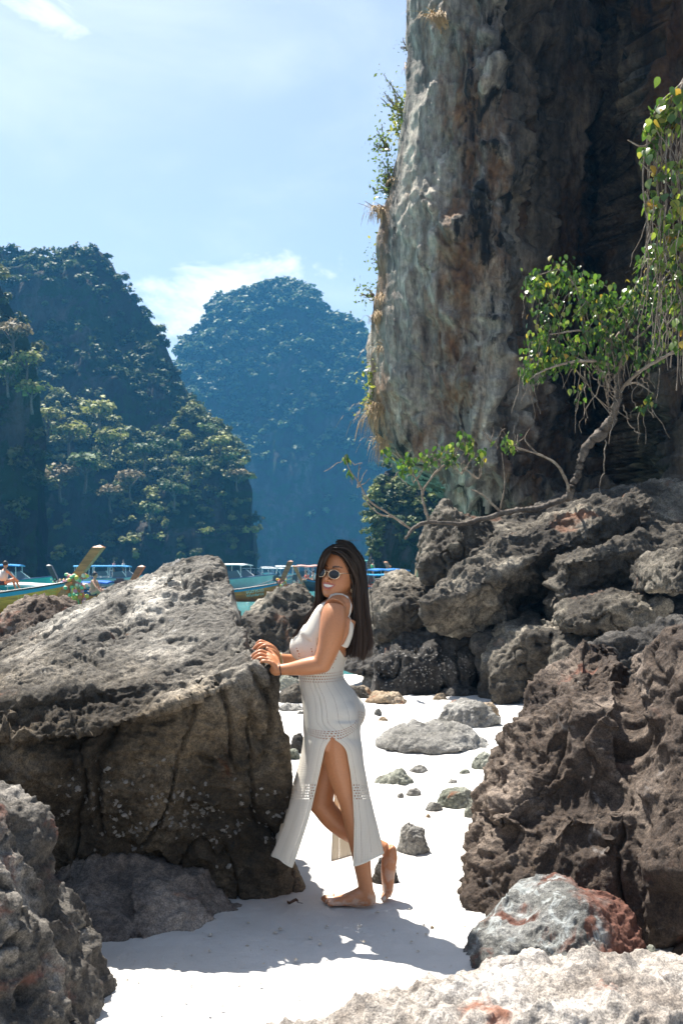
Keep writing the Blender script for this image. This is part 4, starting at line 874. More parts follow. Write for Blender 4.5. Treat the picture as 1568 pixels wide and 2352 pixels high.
def cliff_tree():
    r = np.random.default_rng(31); base = P(1308, 1138, 13.1)
    T = thing('gnarled_tree', 'gnarled tree with twisted dark trunk and glossy leaves over the long tilted slab', 'tree', tuple(base))
    tr = [(1300, 1150, 13.15, 10), (1308, 1136, 13.1, 11), (1313, 1112, 13.1, 11), (1326, 1092, 13.1, 11), (1333, 1060, 13.1, 12), (1350, 1022, 13.1, 14), (1384, 990, 13.1, 17), (1404, 962, 13.0, 14), (1418, 920, 12.9, 11), (1421, 880, 12.9, 10), (1413, 832, 12.9, 8), (1402, 790, 12.9, 7)]
    def path(pts, name, mat, n, par=T, rough=0.1):
        q = spline([[*P(u, v, d), w * 0.74 * d / F] for u, v, d, w in pts], n)
        q[:, :3] += r.normal(size=(n, 3)) * q[:, 3:4] * rough
        mb = MB(); mb.tube(q[:, :3], q[:, 3] * (1 + 0.12 * r.normal(size=n)), 9); return mb.build(name, mat, par, True), q[:, :3]
    path(tr, 'trunk', BARK, 90, rough=0.14)
    br = [[(1306, 1140, 13.1, 10), (1280, 1152, 13.1, 9), (1230, 1168, 13.0, 9), (1180, 1173, 12.9, 8), (1100, 1193, 12.8, 8), (1060, 1203, 12.7, 7), (985, 1200, 12.6, 6), (950, 1213, 12.5, 6), (930, 1237, 12.4, 4)],
          [(985, 1200, 12.6, 5), (976, 1170, 12.6, 5), (970, 1132, 12.6, 4.5), (1000, 1085, 12.6, 3.5), (1040, 1052, 12.6, 2), (1060, 1010, 12.6, 1)],
          [(972, 1135, 12.6, 4), (960, 1108, 12.6, 3), (935, 1072, 12.6, 2), (900, 1040, 12.6, 1.2)],
          [(945, 1216, 12.5, 4), (892, 1180, 12.5, 3), (850, 1152, 12.4, 2.6), (826, 1112, 12.4, 2), (802, 1078, 12.4, 1.5), (792, 1046, 12.4, 1)],
          [(900, 1187, 12.5, 2.4), (870, 1180, 12.5, 2), (840, 1150, 12.5, 1.5), (830, 1125, 12.5, 1)],
          [(1306, 1135, 13.1, 6), (1300, 1105, 13.0, 5), (1276, 1066, 12.9, 4), (1232, 1042, 12.9, 3.5), (1190, 1030, 12.8, 3), (1150, 1004, 12.8, 1.6)],
          [(1232, 1042, 12.9, 3), (1205, 1010, 12.9, 2), (1215, 985, 12.9, 1)],
          [(1155, 1182, 12.9, 4), (1122, 1150, 12.8, 3), (1100, 1132, 12.8, 2.5), (1080, 1124, 12.8, 1.5)],
          [(1148, 1170, 12.9, 3), (1158, 1110, 12.8, 2), (1152, 1040, 12.8, 1.2)],
          [(1420, 900, 12.9, 7), (1470, 852, 12.7, 5.5), (1540, 812, 12.5, 5), (1620, 780, 12.4, 4)],
          [(1412, 845, 12.9, 6), (1372, 830, 12.7, 5), (1310, 832, 12.6, 4), (1250, 850, 12.6, 3), (1214, 872, 12.6, 1.5)],
          [(1404, 800, 12.9, 6), (1382, 740, 12.8, 5), (1334, 680, 12.7, 4), (1290, 622, 12.7, 3), (1236, 632, 12.7, 1.6)],
          [(1402, 795, 12.9, 6), (1440, 740, 12.9, 5), (1490, 680, 12.9, 4), (1540, 620, 12.9, 3), (1580, 560, 12.9, 2)],
          [(1404, 785, 12.9, 5), (1340, 760, 12.7, 3.5), (1262, 768, 12.6, 2)], [(1416, 860, 12.9, 5), (1440, 800, 12.8, 4), (1500, 740, 12.7, 2.5)], [(1420, 890, 12.9, 4), (1460, 880, 12.8, 3), (1500, 905, 12.8, 1.5)]]
    for i, b in enumerate(br): path(b, 'branch', BARK if i == 0 else TWIG, 70 if i == 0 else 26, rough=0.12)
    cl = [(1230, 650, 34, 34), (1290, 632, 36, 34), (1345, 650, 32, 24), (1390, 690, 34, 24), (1335, 700, 40, 24), (1250, 710, 34, 22), (1222, 790, 28, 18), (1262, 765, 38, 26), (1220, 850, 30, 32), (1255, 832, 32, 24), (1300, 815, 42, 26),
          (1352, 780, 46, 30), (1400, 735, 44, 32), (1445, 695, 40, 36), (1482, 655, 42, 36), (1505, 590, 34, 22), (1500, 735, 50, 26), (1420, 790, 40, 24), (1465, 820, 36, 16), (1385, 830, 40, 20), (1510, 800, 30, 14), (1492, 915, 14, 6), (1470, 935, 12, 4), (1330, 900, 20, 5), (1535, 680, 30, 24)]
    spots = [(P(u, v, 12.75), np.array((w, w * 1.1, w)) * 12.75 / F, n) for u, v, w, n in cl]
    cl2 = [(796, 1050, 10, 5), (800, 1083, 8, 3), (885, 1040, 16, 4), (935, 1060, 22, 10), (985, 1050, 22, 8), (1030, 1040, 26, 14), (1070, 1020, 22, 10), (1100, 1045, 18, 7), (1165, 1020, 26, 8), (925, 1080, 12, 4), (1060, 990, 6, 2)]
    spots += [(P(u, v, 12.55), np.array((w, w, w)) * 12.55 / F, n) for u, v, w, n in cl2]
    leafy(T, [(c, s, int(n * 3.3)) for c, s, n in spots], 0.082, r, 295, 0.68)
    # hanging tendrils and fine twigs, far too many to count
    mb = MB()
    for u, v, w, n in cl + cl2:
        for _ in range(max(2, n // 5)):
            a = P(u + r.normal() * w * 0.6, v + r.normal() * w * 0.4, 12.75 + r.normal() * 0.1); ln = (0.15 + 0.5 * r.random()) * (1.0 if v < 950 else 0.3)
            b = a + np.array((r.normal() * 0.12, r.normal() * 0.05, -ln)); mb.tube(wob(a, b, 9, r, 0.012), [0.006, 0.003], 4, False)
    for _ in range(9):
        u = 1405 + r.normal() * 28; v0 = 760 + r.random() * 130; a = P(u, v0, 12.85 + r.normal() * 0.1); b = P(u + r.normal() * 24, v0 + 60 + 150 * r.random(), 12.9)
        mb.tube(wob(a, b, 14, r, 0.02), [0.009, 0.004], 4, False)
    for _ in range(14):
        u = 1330 + r.normal() * 60; v0 = 700 + r.random() * 120; a = P(u, v0, 12.8); b = P(1410 + r.normal() * 14, 850 + r.random() * 120, 12.9); mb.tube(wob(a, b, 14, r, 0.025, 0.1), [0.008, 0.005], 4, False)
    for a, b in (((1470, 870), (1500, 960)), ((1455, 840), (1448, 960)), ((1388, 1010), (1380, 1135)), ((1430, 930), (1465, 1000))):
        mb.tube(wob(P(*a, 12.8), P(*b, 12.8), 16, r, 0.02), [0.009, 0.005], 5, False)
    for u, v in ((985, 1075), (1010, 1070), (1040, 1060), (930, 1075), (1180, 1030), (1130, 1020), (1100, 1100), (820, 1120), (1060, 1090), (950, 1110)):
        for _ in range(4):
            a = P(u, v, 12.6); b = a + np.array((r.normal() * 0.16, r.normal() * 0.05, 0.10 + 0.22 * r.random())); mb.tube(wob(a, b, 7, r, 0.01), [0.008, 0.003], 4, False)
    mb.build('tendrils', TWIG, T, True, kind='stuff')
cliff_tree()
def hanging_vine():
    r = np.random.default_rng(33); d = 9.6; top = P(1560, 120, d)
    T = thing('hanging_vine', 'curtain of heart-leaved vine hanging in the sun along the right edge', 'vine', tuple(top))
    mb = MB(); mb.tube(spline([(6.9, 10.3, -0.2), (6.5, 10.0, 2.4), (6.0, 9.8, 4.8), (4.7, 9.7, 6.5), (3.5, 9.65, 6.75)], 40) + r.normal(size=(40, 3)) * 0.012, [0.24, 0.15, 0.05], 10); mb.build('trunk', BARK, T, True)      # it hangs from a leaning trunk beyond the picture
    for i in range(14):
        u = 1500 + i * 9 + r.normal() * 6; v1 = 420 + 460 * r.random() + 3.0 * i; mb = MB()
        a = np.array((3.5 + 0.5 * r.random(), 9.67, 6.72)); m = P(u - 10 * r.random(), 300, d); b = P(u + r.normal() * 14, min(v1, 900), d)
        q = spline([a, P((1575 + u) / 2, 215 + 30 * r.random(), d), m, (m + b) / 2 + r.normal(size=3) * 0.05, b], 44); q += np.cumsum(r.normal(size=q.shape), 0) * 0.004
        mb.tube(q, [0.014, 0.006], 5, False); mb.build('stem', TWIG, T, True)
    mb = MB()
    for _ in range(90):
        u = 1480 + 120 * r.random(); v = 260 + 480 * r.random(); a = P(u, v, d + r.normal() * 0.1); b = a + np.array((r.normal() * 0.1, r.normal() * 0.05, -0.2 - 0.7 * r.random())); mb.tube(wob(a, b, 10, r, 0.014), [0.006, 0.003], 4, False)
    for u0, v0, u1, v1 in ((1515, 300, 1440, 322), (1520, 380, 1470, 372), (1530, 470, 1480, 440)): mb.tube(spline([P(u0, v0, d), P((u0 + u1) / 2, max(v0, v1) + 14, d), P(u1, v1, d)], 14), [0.012, 0.006], 5)
    mb.build('tendrils', TWIG, T, True, kind='stuff')
    cl = [(1545, 225, 36, 36), (1520, 262, 30, 26), (1500, 300, 26, 20), (1545, 290, 34, 24), (1490, 345, 22, 14), (1505, 400, 24, 14), (1545, 380, 30, 16), (1500, 460, 26, 16), (1540, 470, 34, 22), (1525, 520, 30, 24), (1550, 545, 26, 24), (1530, 600, 28, 22), (1556, 640, 24, 22), (1560, 690, 18, 16), (1562, 740, 16, 14), (1562, 790, 14, 10), (1500, 575, 18, 12), (1585, 400, 26, 20), (1590, 560, 26, 20)]
    spots = [(P(u, v, d), np.array((w, w * 1.2, w)) * d / F, n) for u, v, w, n in cl]
    leafy(T, [(c, s, int(n * 1.35)) for c, s, n in spots], 0.092, r, 295, 0.9, ((0.06, 0.12, 0.025), (0.15, 0.23, 0.04), (0.26, 0.30, 0.06), (0.45, 0.33, 0.08)))
hanging_vine()

def cliff_plants():
    r = np.random.default_rng(35)
    def shrub(u, v, w, h, n, lab, leaf, tints, loose=1.0, d=19.2):
        T = thing('shrub', lab, 'shrub', tuple(P(u, v + h / 2, d)), 'shrubs on the cliff edge'); k = d / F
        mb = MB(); root = P(u + w * 0.45, v + h * 0.4, d + 0.2); V = []; C = []
        for _ in range(max(5, n // 30)):
            tip = P(u + w * r.normal() * 0.32, v + h * r.normal() * 0.32, d + r.normal() * w * k * 0.25); q = wob(root, tip, 9, r, 0.02); mb.tube(q, [0.02, 0.006], 5, False)
            for _ in range(int(30 * loose)):
                p = q[r.integers(3, 9)] + r.normal(size=3) * 0.11; s = leaf * (0.6 + 0.8 * r.random()); a = r.normal(size=3); a /= np.linalg.norm(a); b = np.cross(a, r.normal(size=3)); b /= np.linalg.norm(b)
                V += [p - a * s, p + b * s * 0.5, p + a * s, p - b * s * 0.5]; C += [np.array(tints[r.integers(0, len(tints))]) * (0.75 + 0.5 * r.random())] * 4
        mb.build('stem', TWIG, T, True); me = mesh_from('foliage', V, np.arange(len(V)).reshape(-1, 4), False); set_col(me, np.array(C)); under(link('foliage', me, LEAFS.m, kind='stuff'), T)
    g1 = ((0.14, 0.17, 0.04), (0.24, 0.24, 0.06), (0.10, 0.14, 0.035), (0.34, 0.32, 0.10)); g2 = ((0.12, 0.17, 0.06), (0.20, 0.24, 0.09), (0.07, 0.11, 0.04))
    shrub(932, 245, 70, 96, 800, 'bushy yellow-green shrub clinging high on the cliff edge', 0.045, g1)
    shrub(920, 295, 46, 50, 300, 'smaller yellow-green shrub just below the bushy one on the cliff edge', 0.045, g1)
    shrub(890, 225, 50, 70, 200, 'airy leafless-looking shrub sticking out left of the bushy one', 0.022, g2, 0.5)
    shrub(872, 320, 46, 60, 240, 'thin open shrub hanging over the cliff edge against the sky, the upper one', 0.04, g2, 0.7)
    shrub(880, 400, 40, 100, 420, 'tall open shrub hanging over the cliff edge against the sky above the dry grass', 0.04, g2, 0.8)
    shrub(892, 580, 30, 90, 600, 'dense green strip of shrub on the cliff edge below the big dry tuft', 0.04, g1)
    shrub(870, 600, 26, 40, 90, 'wispy shrub beside the dense green strip', 0.03, g2, 0.6)
    shrub(843, 668, 34, 26, 70, 'small lone sprig jutting out from the cliff edge', 0.035, g2, 0.6)
    shrub(850, 860, 22, 40, 120, 'low green plant on the cliff edge above the hanging dry grass', 0.045, g1)
    shrub(852, 915, 30, 36, 160, 'leafy green plant just above the hanging dry grass', 0.045, g1)
    shrub(926, 96, 30, 50, 60, 'nearly bare twig standing out near the top of the cliff', 0.02, g2, 0.35)
    def tuft(u, v, w, h, lab, n=90, hang=0.6, d=19.0):
        T = thing('grass_tuft', lab, 'grass', tuple(P(u, v, d)), 'dry grass tufts on the cliff'); V = []; Fc = []; k = d / F; c = P(u + w * 0.2, v - h * 0.2, d)
        for _ in range(n):
            dx = (-abs(r.normal()) * 0.8 + 0.15 * r.normal()) * w * k; tip = c + np.array((dx, -abs(r.normal()) * 0.15, -h * k * (hang * 1.1 * r.random() - 0.25 * r.random())))
            q = spline([c + r.normal(size=3) * 0.06, (c + tip) / 2 + np.array((dx * 0.25, 0, 0.10 + 0.05 * r.random())), tip], 6); b = len(V); wd = 0.009
            for i, p in enumerate(q): s = wd * (1 - i / 6.5); V += [p + (s, 0, s * 0.4), p - (s, 0, s * 0.4)]
            Fc += [(b + 2 * i, b + 2 * i + 1, b + 2 * i + 3, b + 2 * i + 2) for i in range(5)]
        under(link('blades', mesh_from('blades', V, Fc), DRY, kind='stuff'), T)
    tuft(874, 500, 26, 50, 'big dry straw tuft hanging from the cliff edge against the sky', 100)
    tuft(922, 432, 22, 24, 'round dry straw tuft on the rock right of the open shrubs', 80)
    tuft(898, 815, 40, 46, 'broad ochre straw tuft on the cliff face above the green plants', 100)
    tuft(866, 960, 40, 90, 'long dry grass hanging over the lowest cliff edge', 120, 0.9)
    tuft(880, 1030, 30, 60, 'brown dead grass under the lip of the cliff', 70, 0.9)
    tuft(880, 700, 16, 30, 'short dry tuft half way up the cliff edge', 70)
    tuft(870, 740, 16, 26, 'short dry tuft just below the middle of the cliff edge', 70)
    tuft(945, 172, 14, 26, 'pale dry tuft above the bushy shrub', 70)
    tuft(1010, 55, 40, 26, 'brown dry plant near the top of the cliff face', 120, 0.6, 17.6)
cliff_plants()

# ---------------------------------------------------------------- boats in the lagoon
BM_ = {}
def paint(col, rough=0.35):
    k = (col, rough)
    if k not in BM_: BM_[k] = plain('boat_paint', col, rough, var=0.10, scale=2.0)
    return BM_[k]
def wood(name, c):
    m = NM(name); v = m.mapping((0.35, 2, 5)); n = m.noise(2.2, 8, 0.6, v, 1.5)
    m.set('Base Color', m.ramp(n, [(0.3, tuple(x * 0.5 for x in c)), (0.5, c), (0.72, tuple(min(1, x * 1.6) for x in c))])).set('Roughness', 0.45); return m.m
W_GOLD = wood('golden_varnished_wood', (0.78, 0.32, 0.035)); W_BROWN = wood('brown_varnished_wood', (0.62, 0.19, 0.03)); W_POST = wood('weathered_post_wood', (0.42, 0.17, 0.055)); W_DARK = wood('dark_tarred_wood', (0.05, 0.045, 0.045)); W_RED = wood('red_brown_post_wood', (0.30, 0.12, 0.05))
WHITE = (0.78, 0.78, 0.76); BLUE = (0.03, 0.20, 0.55); TEAL = (0.12, 0.55, 0.52)
TXT_Y = plain('yellow_lettering', (0.62, 0.50, 0.10), 0.5); TXT_T = plain('pale_turquoise_lettering', (0.55, 0.80, 0.74), 0.5)
def water_at(d): return SEA_Z
def longtail(label, u, d, head, hull, stripe, post, lean=0.42, post_top=2.2, canopy=None, cz=1.75, seats=True, scale=1.0, c_range=(-3.2, 1.6), engine=True, flag=None):
    """bow (gunwale tip) stands at photo column u, d metres away; head = heading in degrees, 0 to the right"""
    bowx = 4.5
    a = R(head); bow = np.array(((u - CU) / F * d, d, SEA_Z)); org = bow - np.array((math.cos(a), math.sin(a), 0)) * bowx * scale
    T = thing('longtail_boat', label, 'boat', tuple(org)); T.rotation_euler = (0, 0, a); T.scale = (scale,) * 3
    n = 30; xs = np.linspace(-4.5, 4.5, n); t = (xs + 4.5) / 9
    beam = 0.78 * np.clip(np.interp(t, [0, .15, .45, .75, .92, 1], [.62, .85, 1, .78, .36, .09]), 0.05, 1)
    zg = np.interp(t, [0, .25, .5, .75, .9, 1], [.62, .46, .48, .66, .86, 1.02]); zk = np.interp(t, [0, .6, .85, 1], [-.25, -.3, -.1, .35])
    # hull: outside skin, both sides, with a flare
    lv = np.array([0, .35, .7, 1.0]); fl = np.array([0.10, 0.62, 0.88, 1.0])
    V = []
    for i in range(n):
        for s in (-1, 1):
            for k in range(4):
                xo = xs[i] + (zk[i] + (zg[i] - zk[i]) * lv[k] - zg[i]) * lean * max(0, (t[i] - 0.8) / 0.2)
                V.append((xo, s * beam[i] * fl[k], zk[i] + (zg[i] - zk[i]) * lv[k]))
    Fc = []
    for i in range(n - 1):
        for s in (0, 4):
            for k in range(3):
                q = (i * 8 + s + k, i * 8 + s + k + 1, (i + 1) * 8 + s + k + 1, (i + 1) * 8 + s + k); Fc.append(q if s == 0 else q[::-1])
        Fc.append((i * 8, (i + 1) * 8, (i + 1) * 8 + 4, i * 8 + 4))
    Fc.append((0, 4, 5, 1)); Fc.append((1, 5, 6, 2)); Fc.append((2, 6, 7, 3))
    def part(name, v, f, mat, smooth=True, par=T):
        o = link(name, mesh_from(name, v, f, smooth), mat); o.parent = par; return o
    h = part('hull', V, Fc, hull)
    V = np.array(V).reshape(n, 2, 4, 3)
    # floor boards inside
    fv = []; ff = []
    for i in range(n): fv += [(xs[i], -beam[i] * 0.8, zg[i] - 0.34), (xs[i], beam[i] * 0.8, zg[i] - 0.34)]
    for i in range(n - 1): ff.append((2 * i, 2 * i + 1, 2 * i + 3, 2 * i + 2))
    part('floor', fv, ff, W_BROWN, False)
    # painted sheer strake and dark cap rail
    for nm, lo, hi, off, mat in (('stripe', 0.86, 0.985, 0.012, stripe),):
        sv = []; sf = []
        for s in (0, 1):
            b = len(sv)
            for i in range(n):
                p1 = V[i, s, 2] + (V[i, s, 3] - V[i, s, 2]) * (lo - .7) / .3; p2 = V[i, s, 2] + (V[i, s, 3] - V[i, s, 2]) * (hi - .7) / .3; dy = (-1, 1)[s] * off
                sv += [p1 + (0, dy, 0), p2 + (0, dy, 0)]
            for i in range(n - 1): sf.append((b + 2 * i, b + 2 * i + 1, b + 2 * i + 3, b + 2 * i + 2))
        part(nm, sv, sf, mat)
    for s in (0, 1):
        mb = MB(); mb.tube(V[:, s, 3] + (0, 0, 0.02), 0.03, 6); part('rail', mb.v, mb.f, W_DARK)
    # stem post
    pz0, pz1 = 0.05, post_top - SEA_Z * 0 ; x0 = 4.5 - (1.0 - pz0) * lean; x1 = 4.5 + (pz1 - 1.0) * lean
    mb = MB(); k = 10; pv = []; pf = []
    for i in range(k):
        q = i / (k - 1); c = np.array((x0 + (x1 - x0) * q, 0, pz0 + (pz1 - pz0) * q)); w = 0.10 + 0.05 * q; l = 0.11 + 0.05 * q
        pv += [c + (-l, -w, 0.0), c + (l, -w, -0.0), c + (l, w, -0.0), c + (-l, w, 0.0)]
    for i in range(k - 1):
        for j in range(4): pf.append((i * 4 + j, i * 4 + (j + 1) % 4, (i + 1) * 4 + (j + 1) % 4, (i + 1) * 4 + j))
    top = len(pv); pv.append(np.array((x1 + 0.03, 0, pz1 + 0.07))); pf += [((k - 1) * 4 + j, (k - 1) * 4 + (j + 1) % 4, top) for j in range(4)]
    part('stem_post', pv, pf, post, False)
    if seats:
        for x in (-2.6, -1.3, 0.0, 1.3, 2.5):
            mb = MB(); z = np.interp(x, xs, zg); bm_ = np.interp(x, xs, beam); mb.box((x, 0, z - 0.12), (0.28, bm_ * 1.9, 0.035)); part('bench', mb.v, mb.f, W_GOLD, False)
    if canopy:
        x0c, x1c = c_range; m = 9; cv = []; cf = []
        for i in range(m):
            x = x0c + (x1c - x0c) * i / (m - 1)
            for j in range(7):
                y = -0.85 + 1.7 * j / 6; cv.append((x, y, cz + 0.10 * math.cos(y * 1.6) + 0.03 * math.sin(i * 1.3)))
        nb = len(cv); cv += [(p[0], p[1], p[2] - 0.09) for p in cv]
        for i in range(m - 1):
            for j in range(6): q = (i * 7 + j, i * 7 + j + 1, (i + 1) * 7 + j + 1, (i + 1) * 7 + j); cf += [q, tuple(x + nb for x in q[::-1])]
        for i in range(m - 1): cf += [(i * 7, (i + 1) * 7, (i + 1) * 7 + nb, i * 7 + nb), (i * 7 + 6 + nb, (i + 1) * 7 + 6 + nb, (i + 1) * 7 + 6, i * 7 + 6)]
        cf += [tuple([j + 1, j, j + nb, j + 1 + nb]) for j in range(6)] + [tuple([(m - 1) * 7 + j, (m - 1) * 7 + j + 1, (m - 1) * 7 + j + 1 + nb, (m - 1) * 7 + j + nb]) for j in range(6)]
        part('canopy', cv, cf, canopy, False)
        for i in range(4):
            x = x0c + 0.1 + (x1c - x0c - 0.2) * i / 3
            for s in (-1, 1):
                mb = MB(); yb = s * np.interp(x, xs, beam) * 0.96; mb.tube([(x, yb, np.interp(x, xs, zg)), (x, s * 0.8, cz)], 0.022, 6); part('canopy_post', mb.v, mb.f, paint((0.5, 0.5, 0.48)), False)
    if engine:
        mb = MB(); mb.box((-4.2, 0, 0.98), (0.75, 0.42, 0.40)); mb.box((-4.3, 0, 1.22), (0.4, 0.3, 0.12)); mb.tube([(-3.8, 0, 1.0), (-3.0, 0.05, 1.25)], 0.025, 6); mb.tube([(-4.5, 0, 0.9), (-7.4, 0, -0.1)], 0.035, 6)
        mb.tube([(-4.2, 0, 0.5), (-4.2, 0, 0.85)], 0.09, 6); part('engine', mb.v, mb.f, paint((0.07, 0.07, 0.075), 0.5), False)
    if flag:
        for x, cols, zt in flag:
            mb = MB(); mb.tube([(x, 0.5, cz), (x + 0.05, 0.5, zt)], 0.012, 5); p = part('flag_pole', mb.v, mb.f, paint((0.5, 0.5, 0.48)), False)
            nn = len(cols)
            for j, c in enumerate(cols):
                fv = []; 
                for i in range(6):
                    for q in (0, 1): fv.append((x + 0.05 - 0.09 * i, 0.5 + 0.05 * math.sin(i * 1.4), zt - (0.42 / nn) * (j + q) - 0.03 * i))
                part('flag_cloth', fv, [(2 * i, 2 * i + 1, 2 * i + 3, 2 * i + 2) for i in range(5)], paint(c, 0.8), True, p)
    return T, h
def lettering(T, hull, text, x, z, size, mat, tilt, side=-1):
    """painted letters laid on the planking of the camera side"""
    cu = bpy.data.curves.new('lettering', 'FONT'); cu.body = text; cu.size = size; cu.align_x = 'CENTER'; cu.resolution_u = 3
    o = bpy.data.objects.new('tmp_text', cu); COL.objects.link(o); dg = bpy.context.evaluated_depsgraph_get(); dg.update()
    me = bpy.data.meshes.new_from_object(o.evaluated_get(dg)); bpy.data.objects.remove(o)
    v = get_v(me).copy(); bvh = BVHTree.FromPolygons([tuple(p) for p in get_v(hull.data)], [tuple(p.vertices) for p in hull.data.polygons])
    ct, st = math.cos(R(tilt)), math.sin(R(tilt))
    for i in range(len(v)):
        px, pz = x + v[i, 0] * ct - v[i, 1] * st, z + v[i, 1] * ct + v[i, 0] * st
        hit = bvh.ray_cast(Vector((px, side * 3, pz)), Vector((0, -side, 0)))
        v[i] = (px, (hit[0].y if hit[0] else side * 0.7) + side * 0.008, pz)
    put_v(me, v); me.materials.clear(); q = link('lettering', me, mat); q.parent = T; return q
def garland(label, T, x, z, n=46, drop=0.75, seed=1):
    """knot of coloured ribbons and plastic flowers tied round a stem post"""
    r = np.random.default_rng(seed); M = T.matrix_basis.copy() if False else Matrix.LocRotScale(T.location, T.rotation_euler, T.scale)
    w = M @ Vector((x, 0, z)); g = thing('garland', label, 'garland', tuple(w), 'flower garlands on the boat stems')
    cols = [((0.75, 0.22, 0.06), 'orange'), ((0.75, 0.55, 0.08), 'yellow'), ((0.70, 0.25, 0.32), 'pink'), ((0.20, 0.55, 0.28), 'green'), ((0.75, 0.70, 0.55), 'cream')]
    for ci, (c, nm) in enumerate(cols):
        mb = MB()
        for k in range(n // 5):
            a = r.random() * 6.28; q = r.random(); rr = 0.22 + 0.07 * r.normal()
            p = Vector((rr * math.cos(a), rr * math.sin(a), -drop * q + 0.15)); mb.ball(p, 0.045 + 0.03 * r.random(), 6)
        for k in range(3):
            a = r.random() * 6.28; p0 = Vector((0.2 * math.cos(a), 0.2 * math.sin(a), -drop * 0.3)); mb.bar(p0, p0 + Vector((0.05 * r.normal(), 0.05 * r.normal(), -drop * (0.5 + 0.3 * r.random()))), 0.06, 0.01)
        o = mb.build('ribbon', paint(c, 0.6), kind='stuff'); o.parent = g
    g.rotation_euler = T.rotation_euler; g.scale = T.scale
def speedboat(label, u, d, head, hullc, canopy, scale=1.0, cabin=True):
    a = R(head); T = thing('speedboat', label, 'boat', ((u - CU) / F * d, d, SEA_Z)); T.rotation_euler = (0, 0, a); T.scale = (scale,) * 3
    def part(name, v, f, mat, smooth=False, par=T): o = link(name, mesh_from(name, v, f, smooth), mat); o.parent = par; return o
    n = 16; xs = np.linspace(-3.4, 3.6, n); t = (xs + 3.4) / 7.0; beam = 1.1 * np.interp(t, [0, .5, .8, 1], [.92, 1, .7, .04]); zg = np.interp(t, [0, .5, 1], [.8, .85, 1.25]); zk = np.interp(t, [0, .75, 1], [-.35, -.3, .75])
    V = []; Fc = []
    for i in range(n):
        for s in (-1, 1): V += [(xs[i], 0, zk[i]), (xs[i], s * beam[i] * .8, zk[i] + (zg[i] - zk[i]) * .4), (xs[i], s * beam[i], zg[i])]
    for i in range(n - 1):
        for s in (0, 3):
            for k in range(2): Fc.append((i * 6 + s + k, i * 6 + s + k + 1, (i + 1) * 6 + s + k + 1, (i + 1) * 6 + s + k))
        Fc.append((i * 6 + 2, (i + 1) * 6 + 2, (i + 1) * 6 + 5, i * 6 + 5))
    Fc.append((0, 1, 2, 5, 4)); part('hull', V, Fc, paint(hullc, 0.25), True)
    mb = MB(); 
    for s in (-1, 1): mb.tube([(xs[i], s * beam[i], zg[i] + 0.02) for i in range(n)], 0.05, 6)
    part('rub_rail', mb.v, mb.f, paint((0.05, 0.10, 0.2)))
    if cabin:
        GL = paint((0.05, 0.09, 0.11), 0.1)
        wv = [(0.9, -0.85, 0.9), (1.7, 0, 1.0), (0.9, 0.85, 0.9), (0.4, -0.8, 1.55), (0.9, 0, 1.6), (0.4, 0.8, 1.55), (-0.6, -0.85, 0.9), (-0.6, 0.85, 0.9), (-0.5, -0.8, 1.5), (-0.5, 0.8, 1.5)]
        part('windscreen', wv, [(0, 1, 4, 3), (1, 2, 5, 4), (6, 0, 3, 8), (2, 7, 9, 5)], GL)
        mb = MB(); mb.bar((0.9, -.85, .9), (0.4, -.8, 1.57), .05); mb.bar((0.9, .85, .9), (0.4, .8, 1.57), .05); mb.bar((1.7, 0, 1), (.9, 0, 1.62), .05); part('windscreen_frame', mb.v, mb.f, paint(WHITE))
    cv = []; m = 8
    for i in range(m):
        for j in range(5): cv.append((-3.0 + 4.0 * i / (m - 1), -1 + 0.5 * j, 2.05 + 0.10 * math.cos((j - 2) * 0.7) - 0.05 * (i == m - 1)))
    nb = len(cv); cv += [(p[0], p[1], p[2] - 0.07) for p in cv]; cf = []
    for i in range(m - 1):
        for j in range(4): q = (i * 5 + j, i * 5 + j + 1, (i + 1) * 5 + j + 1, (i + 1) * 5 + j); cf += [q, tuple(x + nb for x in q[::-1])]
        cf += [(i * 5, (i + 1) * 5, (i + 1) * 5 + nb, i * 5 + nb), (i * 5 + 4 + nb, (i + 1) * 5 + 4 + nb, (i + 1) * 5 + 4, i * 5 + 4)]
    for j in range(4): cf += [(j + 1, j, j + nb, j + 1 + nb), ((m - 1) * 5 + j, (m - 1) * 5 + j + 1, (m - 1) * 5 + j + 1 + nb, (m - 1) * 5 + j + nb)]
    part('canopy', cv, cf, canopy)
    for x in (-2.9, -1.0, 0.8):
        for s in (-1, 1): mb = MB(); mb.tube([(x, s * 1.0, 0.85), (x * 0.97, s * 0.95, 2.05)], 0.03, 6); part('canopy_post', mb.v, mb.f, paint((0.65, 0.65, 0.63)))
    mb = MB(); mb.box((-3.6, -0.4, 0.75), (0.4, 0.4, 0.6)); mb.box((-3.6, 0.4, 0.75), (0.4, 0.4, 0.6)); mb.tube([(-3.6, -0.4, 0.4), (-3.65, -0.4, -0.4)], 0.08, 6); mb.tube([(-3.6, 0.4, 0.4), (-3.65, 0.4, -0.4)], 0.08, 6)
    part('outboard_motor', mb.v, mb.f, paint((0.1, 0.1, 0.11)))
    for x in (-2.2, -1.4): mb = MB(); mb.box((x, 0, 0.95), (0.3, 1.7, 0.25)); part('bench', mb.v, mb.f, paint((0.6, 0.62, 0.6)))
    return T
